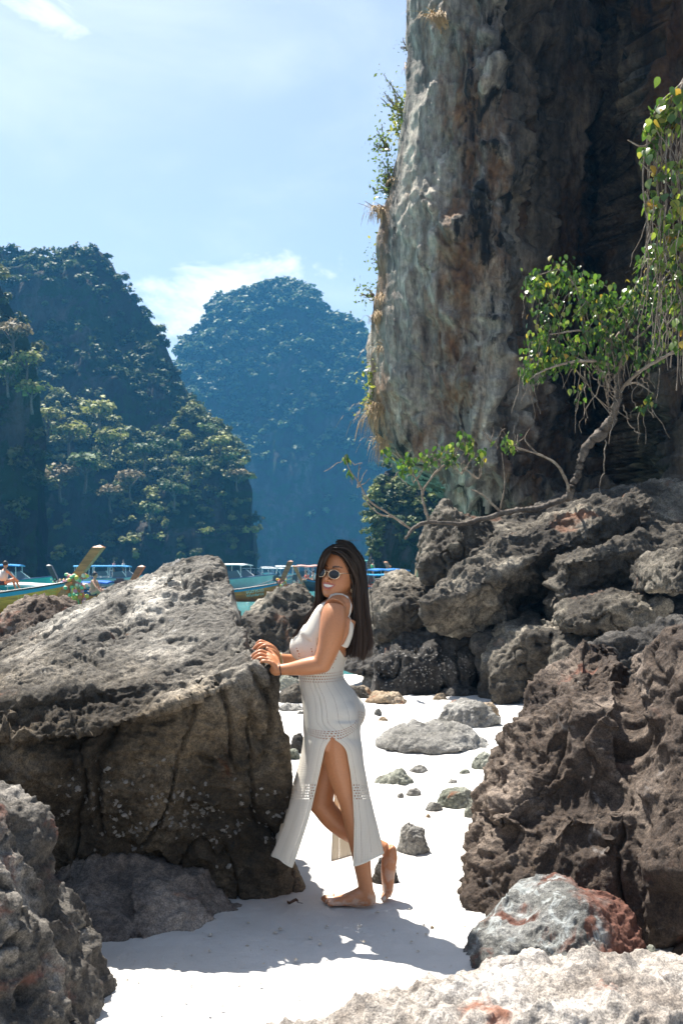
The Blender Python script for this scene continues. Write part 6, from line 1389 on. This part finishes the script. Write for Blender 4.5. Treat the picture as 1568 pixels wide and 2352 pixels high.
    # earring: thread, wheel of gold wire, three drops; studs in the ear
    m = MB(); e0 = np.array((.076, -.004, -.036)); Wd = W(e0)
    def dn(x, z, y=0): return Wd + HL * 0 + np.array((x, -.004 + y, z))
    m.tube([dn(0, 0), dn(0, -.016)], .0008, 5)
    for rr in (.0125, .0075): m.tube([dn(rr * math.cos(t), -.029 + rr * math.sin(t)) for t in np.linspace(0, 6.283, 21)], .0012, 5, False)
    for k in range(8): m.tube([dn(.004 * math.cos(k * .785), -.029 + .004 * math.sin(k * .785)), dn(.0125 * math.cos(k * .785), -.029 + .0125 * math.sin(k * .785))], .0008, 4)
    for x in (-.009, 0, .009): m.tube([dn(x, -.041), dn(x, -.052)], .0007, 4); m.ball(dn(x, -.055), .003, 6)
    part('earring', m.v, m.f, GOLD)
    m = MB(); m.ball(W((.081, -.010, -.024)), .0026, 8); m.tube(W(spline([(.083, -.016, .012), (.0865, -.022, .004), (.084, -.02, -.006)], 8)), .0012, 5); part('ear_stud', m.v, m.f, plain('silver', (0.8, 0.8, 0.8), 0.2, 1.0))
    # bracelets
    def bangle(u, v_, d, r, wr, axis, mat, beads=0, nm='bracelet'):
        a = np.array(axis, float); a /= np.linalg.norm(a); x = np.cross(a, (0, .3, 1)); x /= np.linalg.norm(x); y = np.cross(a, x); c_ = P(u, v_, d); m = MB()
        t = np.linspace(0, 2 * math.pi, 31)
        if beads:
            for k in range(beads): q = k * 6.2832 / beads; m.ball(c_ + r * (math.cos(q) * x + math.sin(q) * y), wr, 6)
        else: vv, ff = tube_mesh([c_ + r * (math.cos(q) * x + math.sin(q) * y) for q in t], wr, 6, False); m.add(vv, ff)
        part(nm, m.v, m.f, mat)
    bangle(643, 1537, 4.354, .0272, .0026, (1, .1, .18), plain('black_cord', (0.012, 0.011, 0.012), 0.5))
    bangle(644, 1513, 4.527, .0262, .0022, (1, .2, .1), plain('green_cord', (0.35, 0.50, 0.22), 0.5)); bangle(647.5, 1513.5, 4.533, .0270, .0026, (1, .2, .1), plain('pearl_bead', (0.75, 0.72, 0.66), 0.3), 30); bangle(639, 1512, 4.52, .0258, .0023, (1, .2, .1), GOLD, 26)

    # ---------------- the dress
    tb_v = []; tb_f = []
    for k in torso_parts:
        vv, ff = pieces[k]; o = len(tb_v); tb_v.extend(vv.tolist()); tb_f.extend([tuple(int(i) + o for i in q) for q in ff])
    tb = BVHTree.FromPolygons(tb_v, tb_f)
    def skin(v_, a):
        """outermost torso surface seen from the spine at photo row v_, direction a (0 = her near side, 90 = front)"""
        c_ = C(v_); dr = math.cos(a) * Sd + math.sin(a) * Fd; o = Vector(c_ + dr * 0.6); h = tb.ray_cast(o, Vector(-dr)); 
        return np.array(h[0]) if h[0] else c_ + dr * .1
    NH = 49; ang = np.linspace(0, math.pi, NH)
    seam = [(1655, 766), (1680, 763), (1695, 762)]
    def interp(tab, v_): tab = np.array(tab, float); return np.interp(v_, tab[:, 0], tab[:, 1])
    UL = [(1655, 764), (1695, 762), (1700, 755), (1718, 745), (1769, 734), (1821, 722), (1857, 714), (1892, 704), (1950, 685), (1992, 671)]
    UR = [(1655, 764), (1695, 762), (1701, 775), (1712, 789), (1725, 797), (1772, 805.5), (1817, 810.5), (1892, 814.5), (1985, 812)]
    UF = [(1655, 699), (1690, 698), (1726, 693), (1770, 684), (1812, 673), (1869, 656), (1920, 639), (1965, 621)]
    UB = [(1634, 828), (1683, 827), (1755, 829.5), (1812, 838), (1870, 850), (1955, 871)]
    UFL = [(1655, 766), (1695, 762), (1720, 735), (1800, 705), (1900, 675), (1992, 655)]; UFR = [(1655, 766), (1695, 762), (1720, 772), (1840, 768), (1980, 761)]
    DN = [(1655, 4.318), (1695, 4.312), (1760, 4.325), (1800, 4.345), (1990, 4.35)]; DF = [(1655, 4.665), (1990, 4.64)]
    HEM_F = lambda p: 1992 - 26 * math.sin(p) ** 1.0 - 8 * (p / math.pi); HEM_B = lambda p: 1989 - 34 * math.sin(p) - 12 * (p / math.pi)
    top_f = lambda p: 1430 + 26 * math.exp(-(p / .5) ** 2) + 10 * math.sin(p * 2) ** 2 + 26 * math.exp(-((p - math.pi) / .5) ** 2)     # neckline
    top_b = lambda p: 1448 + 62 * math.sin(p) ** 1.2 + 8 * math.exp(-(p / .5) ** 2)
    N1, N2 = 70, 76
    def skirt_pt(front, p, v_):
        un = interp(UL if front else UR, v_); uo = interp(UF if front else UB, v_); uf_ = interp(UFL if front else UFR, v_)
        n_ = P(un, v_, interp(DN, v_)); f_ = P(uf_, v_, interp(DF, v_)); o_ = P(uo, v_, 4.5)
        m_ = (n_ + f_) / 2; a_ = (n_ - f_) / 2; b_ = o_ - m_
        e = 1.0
        w = 0.010 * sstep(1720, 1950, v_) * math.sin(p * 7 + (0 if front else 2)) * math.sin(p)
        cp_ = math.cos(p); pt = m_ + a_ * math.copysign(abs(cp_) ** 0.8, cp_) + (b_ * (1 + w / .1)) * math.sin(p) ** 0.8
        return push(pt, v_)
    def push(pt, v_):                                           # never inside the hip or thigh
        if 1570 < v_ < 1830:
            ax = P(766 + (v_ - 1650) * .08, v_, 4.5); dr = pt - ax; dr[2] = 0; dr /= np.linalg.norm(dr)
            h_ = body_bvh.ray_cast(Vector(pt + dr * .12), Vector(-dr), 0.135)
            if h_[0]: q_ = np.array(h_[0]) + dr * .006; pt = q_ if (q_ - pt) @ dr > 0 else pt
        return pt
    dress_uv = {}
    def panel(front):
        G_ = []; UVs = []
        for j, p in enumerate(ang):
            a = p if front else -p; t0 = (top_f if front else top_b)(p); hem = (HEM_F if front else HEM_B)(p)
            rows_ = list(np.linspace(t0, 1690, N1)) + list(np.linspace(1690, hem, N2 + 1)[1:])
            col = []; 
            for v_ in rows_:
                if v_ <= 1690:
                    s = skin(v_, a); c_ = C(v_); dr = (s - c_) / np.linalg.norm(s - c_); s = s + dr * .0055
                    if v_ > 1640: k = float(sstep(1640, 1690, v_)); s = s * (1 - k) + skirt_pt(front, p, v_) * k
                else: s = skirt_pt(front, p, v_)
                col.append(s); UVs.append((j, v_))
            G_.append(col)
        g = np.array(G_)                                       # column, row, 3
        for _ in range(2):
            g[:, 1:-1] = g[:, 1:-1] * .5 + .25 * (g[:, :-2] + g[:, 2:])
            g[1:-1] = g[1:-1] * .5 + .25 * (g[:-2] + g[2:])
        uv = np.array(UVs).reshape(NH, N1 + N2, 2)
        for j in range(NH):
            for k in range(N1 + N2): g[j, k] = push(g[j, k], uv[j, k, 1])
        return g, uv
    gF, uvF = panel(True); gB, uvB = panel(False)
    # the two halves share the seam from the armhole down to the head of the slit
    for a_, b_ in ((0, 0), (NH - 1, NH - 1)):
        k = N1 - 1; m_ = (gF[a_, :k] + gB[b_, :k]) / 2; gF[a_, :k] = m_; gB[b_, :k] = m_
    nr = N1 + N2
    def to_mesh(parts):
        Vv = []; Ff = []; uvs = []
        for g, uv, front in parts:
            o = len(Vv); Vv.extend(g.reshape(-1, 3).tolist()); f_ = grid_faces(NH, nr) + o; Ff.append(f_ if not front else f_[:, ::-1])
            ph_ = uv[..., 0] / (NH - 1) * math.pi; sh = np.where(front, 20 * np.sin(ph_) ** 2, 46 * np.sin(ph_) ** 2)
            vv = uv[..., 1] + sh * sstep(1560, 1640, uv[..., 1]) * (1 - sstep(1720, 1780, uv[..., 1]))
            uvs.append(np.stack([uv[..., 0] / (NH - 1) * (1 if front else -1), (vv - 1400) / 600], -1).reshape(-1, 2))
        me_ = mesh_from('dress', Vv, np.concatenate(Ff)); uvs = np.concatenate(uvs); li = np.empty(len(me_.loops), np.int32); me_.loops.foreach_get('vertex_index', li)
        lay = me_.uv_layers.new(name='knit'); lay.data.foreach_set('uv', uvs[li].astype(np.float32).ravel()); return me_
    DR = NM('white_knit')
    uvn = DR.n.new('ShaderNodeUVMap'); uvn.uv_map = 'knit'; sx = DR.sep(uvn.outputs[0]); U_, V_ = sx[0], sx[1]
    rib = DR.math('SINE', DR.math('MULTIPLY', U_, 2 * math.pi * 62)); pur = DR.math('SINE', DR.math('MULTIPLY', V_, 2 * math.pi * 170))
    # eyelets: dots on a hexagonal grid inside three bands
    ku, kv = 34.0, 96.0
    row = DR.math('FLOOR', DR.math('MULTIPLY', V_, kv)); off = DR.math('MULTIPLY', DR.math('MODULO', row, 2.0), 0.5)
    fu = DR.math('SUBTRACT', DR.math('FRACT', DR.math('ADD', DR.math('MULTIPLY', U_, ku), off)), 0.5); fv = DR.math('SUBTRACT', DR.math('FRACT', DR.math('MULTIPLY', V_, kv)), 0.5)
    rr = DR.math('ADD', DR.math('MULTIPLY', fu, fu), DR.math('MULTIPLY', fv, fv)); dot = DR.math('LESS_THAN', rr, 0.075)
    def band(lo, hi): return DR.math('MULTIPLY', DR.math('GREATER_THAN', V_, (lo - 1400) / 600), DR.math('LESS_THAN', V_, (hi - 1400) / 600))
    bands = DR.math('ADD', DR.math('ADD', band(1538, 1560), band(1676, 1700)), band(1798, 1836))
    hole = DR.math('MULTIPLY', dot, bands)
    # ladder stitches: thin open lines running down the skirt
    lf_ = DR.math('ABSOLUTE', DR.math('SUBTRACT', DR.math('FRACT', DR.math('MULTIPLY', U_, 11.0)), 0.5)); line = DR.math('MULTIPLY', DR.math('LESS_THAN', lf_, 0.022), DR.math('GREATER_THAN', V_, (1560 - 1400) / 600))
    line = DR.math('MULTIPLY', line, DR.math('GREATER_THAN', pur, -0.5))
    # open work on the bodice
    bd = DR.math('MULTIPLY', band(1484, 1530), DR.math('LESS_THAN', DR.math('ABSOLUTE', DR.math('SUBTRACT', DR.math('FRACT', DR.math('ADD', DR.math('MULTIPLY', U_, 7.0), DR.math('MULTIPLY', DR.math('ABSOLUTE', DR.math('SUBTRACT', DR.math('FRACT', DR.math('MULTIPLY', V_, 12.0)), 0.5)), 0.5))), 0.5)), 0.06))
    bd = DR.math('MULTIPLY', bd, DR.math('LESS_THAN', rr, 0.11))
    hole = DR.math('MAXIMUM', DR.math('MAXIMUM', hole, DR.math('MULTIPLY', line, 0.75)), bd, True)
    DR.set('Base Color', DR.mix(DR.noise(30, 4), (0.85, 0.81, 0.73), (0.91, 0.88, 0.81))).set('Roughness', 0.9); DR.b.inputs['Specular IOR Level'].default_value = 0.15
    hgt = DR.math('ADD', DR.math('MULTIPLY', rib, 0.5), DR.math('MULTIPLY', pur, 0.25)); DR.bump(DR.math('ADD', hgt, DR.math('MULTIPLY', lf_, 2.0)), 0.45, 0.0022)
    tl = DR.n.new('ShaderNodeBsdfTranslucent'); tl.inputs[0].default_value = (0.8, 0.74, 0.62, 1); m1 = DR.n.new('ShaderNodeMixShader'); m1.inputs[0].default_value = 0.38; DR.l.new(DR.b.outputs[0], m1.inputs[1]); DR.l.new(tl.outputs[0], m1.inputs[2])
    tp = DR.n.new('ShaderNodeBsdfTransparent'); m2 = DR.n.new('ShaderNodeMixShader'); DR.l.new(hole, m2.inputs[0]); DR.l.new(m1.outputs[0], m2.inputs[1]); DR.l.new(tp.outputs[0], m2.inputs[2]); DR.l.new(m2.outputs[0], DR.out.inputs['Surface'])
    dm = to_mesh([(gF, uvF, True), (gB, uvB, False)]); dress = link('dress', dm, DR.m); dress.parent = body
    sm = dress.modifiers.new('thick', 'SOLIDIFY'); sm.thickness = 0.0022; sm.offset = 0
    TRIM = plain('cream_knit_edge', (0.74, 0.69, 0.58), 0.9, var=0.06, scale=60)
    def trim(line_, r): vv, ff = tube_mesh(spline(line_, len(line_) * 2), r, 6); part('trim', vv, ff, TRIM, True, dress)
    k0 = N1 - 1
    trim(gF[:, -1], .0042); trim(gB[:, -1], .0042)
    for g in (gF, gB): trim(g[0, k0 + 2:], .0026); trim(g[NH - 1, k0 + 2:], .0026)
    trim(gB[:, 0], .0026)
    # straps laid over the shoulders
    def strap(pts, w0):
        c_ = spline([P(*p[:3]) for p in pts], 30); wd = np.interp(np.linspace(0, 1, 30), np.linspace(0, 1, len(pts)), [p[3] for p in pts]); vs = []
        tan = np.gradient(c_, axis=0); tan /= np.linalg.norm(tan, axis=1)[:, None]
        for i in range(30):
            h = body_bvh.find_nearest(Vector(c_[i])); nrm = np.array(h[1]); sd = np.cross(nrm, tan[i]); sd /= np.linalg.norm(sd) + 1e-9
            for k in (-1, -.33, .33, 1):
                q = body_bvh.find_nearest(Vector(np.array(h[0]) + sd * wd[i] * k)); vs.append(np.array(q[0]) + np.array(q[1]) * ((.0035 if abs(k) < .5 else .0015) + .0045 * max(0, 1 - i / 11) + .003 * max(0, (i - 22) / 7)))
        o = part('strap', vs, [tuple(x) for x in grid_faces(30, 4)], DR.m, True, dress); s_ = o.modifiers.new('thick', 'SOLIDIFY'); s_.thickness = 0.003; s_.offset = 0
    strap([(704, 1466, 4.395, .066), (718, 1438, 4.388, .054), (734, 1412, 4.392, .034), (750, 1389, 4.40, .015), (772, 1371, 4.40, .009), (788, 1384, 4.39, .0085), (799, 1410, 4.38, .009), (803, 1440, 4.375, .013), (799, 1470, 4.375, .022), (793, 1500, 4.375, .032)], .009)
    strap([(712, 1452, 4.58, .020), (724, 1420, 4.585, .012), (748, 1392, 4.59, .009), (776, 1380, 4.59, .0085), (800, 1400, 4.59, .0085), (812, 1440, 4.58, .010), (806, 1480, 4.57, .015)], .009)

    # ---------------- the hair
    r = np.random.default_rng(77)
    HR = NM('dark_brown_hair'); HR.set('Base Color', HR.attr('tint')).set('Roughness', 0.38); HR.b.inputs['Specular IOR Level'].default_value = 0.28
    HV_ = []; HF_ = []; HC_ = []
    def lock(path, wd, nseg=16, col=None, taper=0.35):
        p = spline(path, nseg); tan = np.gradient(p, axis=0); tan /= np.linalg.norm(tan, axis=1)[:, None] + 1e-9
        side = np.cross(tan, r.normal(size=3) * .35 + np.array((-.2, 1.0, 0.1))); side /= np.linalg.norm(side, axis=1)[:, None] + 1e-9; nn = np.cross(side, tan)
        b = len(HV_); w = wd * np.interp(np.linspace(0, 1, nseg), [0, .12, .7, 1], [.7, 1, 1, taper])
        for i in range(nseg): HV_.extend([p[i] - side[i] * w[i], p[i] + nn[i] * w[i] * .45, p[i] + side[i] * w[i]])
        for i in range(nseg - 1):
            for j in range(2): HF_.append((b + i * 3 + j, b + i * 3 + j + 1, b + i * 3 + j + 4, b + i * 3 + j + 3))
        base = np.array(col if col is not None else (0.013, 0.008, 0.006)); base = base * (0.6 + 0.9 * r.random())
        tipc = np.array((0.05, 0.025, 0.015)); t_ = np.linspace(0, 1, nseg)[:, None] ** 2.2 * r.random() * 0.9
        HC_.extend(np.repeat(base * (1 - t_) + tipc * t_, 3, 0))
    # scalp cap
    cp = []; 
    for z, yf, yb, w in spline(prof[:11, :4], 50):
        x = (w + .008) * np.sin(th); y = (yf + yb) / 2 + ((yf - yb) / 2 + .009) * np.cos(th); cp.append(np.stack([x, y, np.full_like(x, z + .006 * (z > 0))], 1))
    cp = np.array(cp); k = len(cp); fl = []
    for i in range(k - 1):
        for j in range(nh):
            x, y, z = cp[i, j]; 
            if y > .012 and (x + .002) ** 2 / .0615 ** 2 + (z + .025) ** 2 / .106 ** 2 < 1: continue
            if y > -.004 and z < .050: continue
            if y > .05 and z < .088: continue
            fl.append((i * nh + j, i * nh + (j + 1) % nh, (i + 1) * nh + (j + 1) % nh, (i + 1) * nh + j))
    o = len(HV_); HV_.extend(list(W(cp.reshape(-1, 3)))); HF_.extend([tuple(i + o for i in q) for q in fl]); HC_.extend([np.array((0.014, 0.009, 0.007))] * (k * nh))
    g3 = lambda L: spline([P(*p) for p in L], 12)
    bk = [g3(x) for x in (
        [(760, 1266, 4.375), (779, 1270, 4.362), (797, 1288, 4.368), (811, 1308, 4.388), (823, 1338, 4.405), (826, 1400, 4.41), (830, 1450, 4.41), (828, 1506, 4.41)],
        [(770, 1256, 4.39), (790, 1256, 4.39), (814, 1276, 4.40), (829, 1305, 4.42), (836, 1350, 4.43), (842, 1410, 4.43), (848, 1460, 4.43), (846, 1507, 4.43)],
        [(782, 1250, 4.44), (803, 1254, 4.46), (826, 1280, 4.48), (836, 1320, 4.49), (843, 1380, 4.48), (850, 1440, 4.46), (854, 1480, 4.45), (842, 1510, 4.44)],
        [(788, 1250, 4.50), (808, 1258, 4.54), (827, 1290, 4.56), (834, 1340, 4.56), (832, 1400, 4.54), (826, 1450, 4.52), (818, 1485, 4.50), (812, 1500, 4.49)],
        [(786, 1256, 4.56), (798, 1275, 4.58), (808, 1320, 4.58), (814, 1380, 4.56), (816, 1430, 4.53), (812, 1470, 4.51), (806, 1498, 4.49)],
        [(806, 1292, 4.40), (815, 1318, 4.41), (819, 1345, 4.425), (817, 1380, 4.44), (818, 1420, 4.445), (815, 1465, 4.45), (806, 1497, 4.45)])]
    bk = np.array(bk); bk[:, :, 0] -= np.linspace(0, .020, 12)[None]
    clump = [np.cumsum(r.normal(size=(12, 3)), 0) * .0024 * np.linspace(.2, 1, 12)[:, None] for _ in range(46)]
    for i in range(1500):
        a = r.random() * 4.999; j = int(a); w = a - j; q = bk[j] * (1 - w) + bk[min(j + 1, 5)] * w
        if r.random() < .45: j2 = r.integers(0, 6); w2 = r.random() * .5; q = q * (1 - w2) + bk[j2] * w2
        q = q + clump[int(a * 9.1) % 46];  q = q + r.normal(size=3) * (.0035 if r.random() < .8 else .009) + np.cumsum(r.normal(size=(12, 3)), 0) * .0016
        end = 8 + int(4 * r.random() ** .5) if r.random() < .6 else 12
        lock(q[:end], .0013 + .0018 * r.random())
    fr = np.array([g3(x) for x in (
        [(772, 1253, 4.40), (752, 1262, 4.375), (739, 1282, 4.375), (732, 1312, 4.405), (729, 1350, 4.44), (727, 1390, 4.46), (708, 1420, 4.45), (687, 1444, 4.435), (672, 1466, 4.43)],
        [(768, 1258, 4.385), (754, 1270, 4.37), (743, 1290, 4.382), (737, 1316, 4.415), (736, 1355, 4.455), (735, 1392, 4.47), (718, 1418, 4.46), (699, 1442, 4.44), (683, 1464, 4.435)],
        [(776, 1252, 4.45), (754, 1262, 4.45), (740, 1290, 4.46), (735, 1330, 4.48), (739, 1370, 4.50), (740, 1400, 4.51), (726, 1423, 4.49), (706, 1445, 4.46), (690, 1464, 4.44)],
        [(784, 1254, 4.50), (760, 1272, 4.51), (746, 1310, 4.52), (748, 1350, 4.53), (752, 1385, 4.54), (748, 1410, 4.54), (738, 1430, 4.52), (726, 1448, 4.49)])])
    for i in range(560):
        a = r.random() * 2.999; j = int(a); w = a - j; q = fr[j] * (1 - w) + fr[j + 1] * w + r.normal(size=3) * .0028 + np.cumsum(r.normal(size=(12, 3)), 0) * .0011
        lock(q[:9 + int(4 * r.random())], .0015 + .002 * r.random(), col=(0.024, 0.014, 0.010))
    for i in range(150):                                          # fly-away hairs
        j = r.integers(0, 5); q = bk[j] + np.linspace(0, 1, 12)[:, None] ** 1.5 * np.array((r.random() * .035, r.normal() * .02, r.normal() * .01)); lock(q, .0007, col=(0.05, 0.03, 0.02))
    for i in range(14): c_ = P(788 + r.normal() * 6, 1250, 4.45); lock([c_, c_ + (r.normal() * .012, 0, .012), c_ + (r.normal() * .03, 0, .016 + .01 * r.random())], .0005, 8, col=(0.06, 0.04, 0.03))
    hm_ = mesh_from('hair', HV_, HF_); set_col(hm_, np.array(HC_)); h = link('hair', hm_, HR.m); h.parent = body
woman()
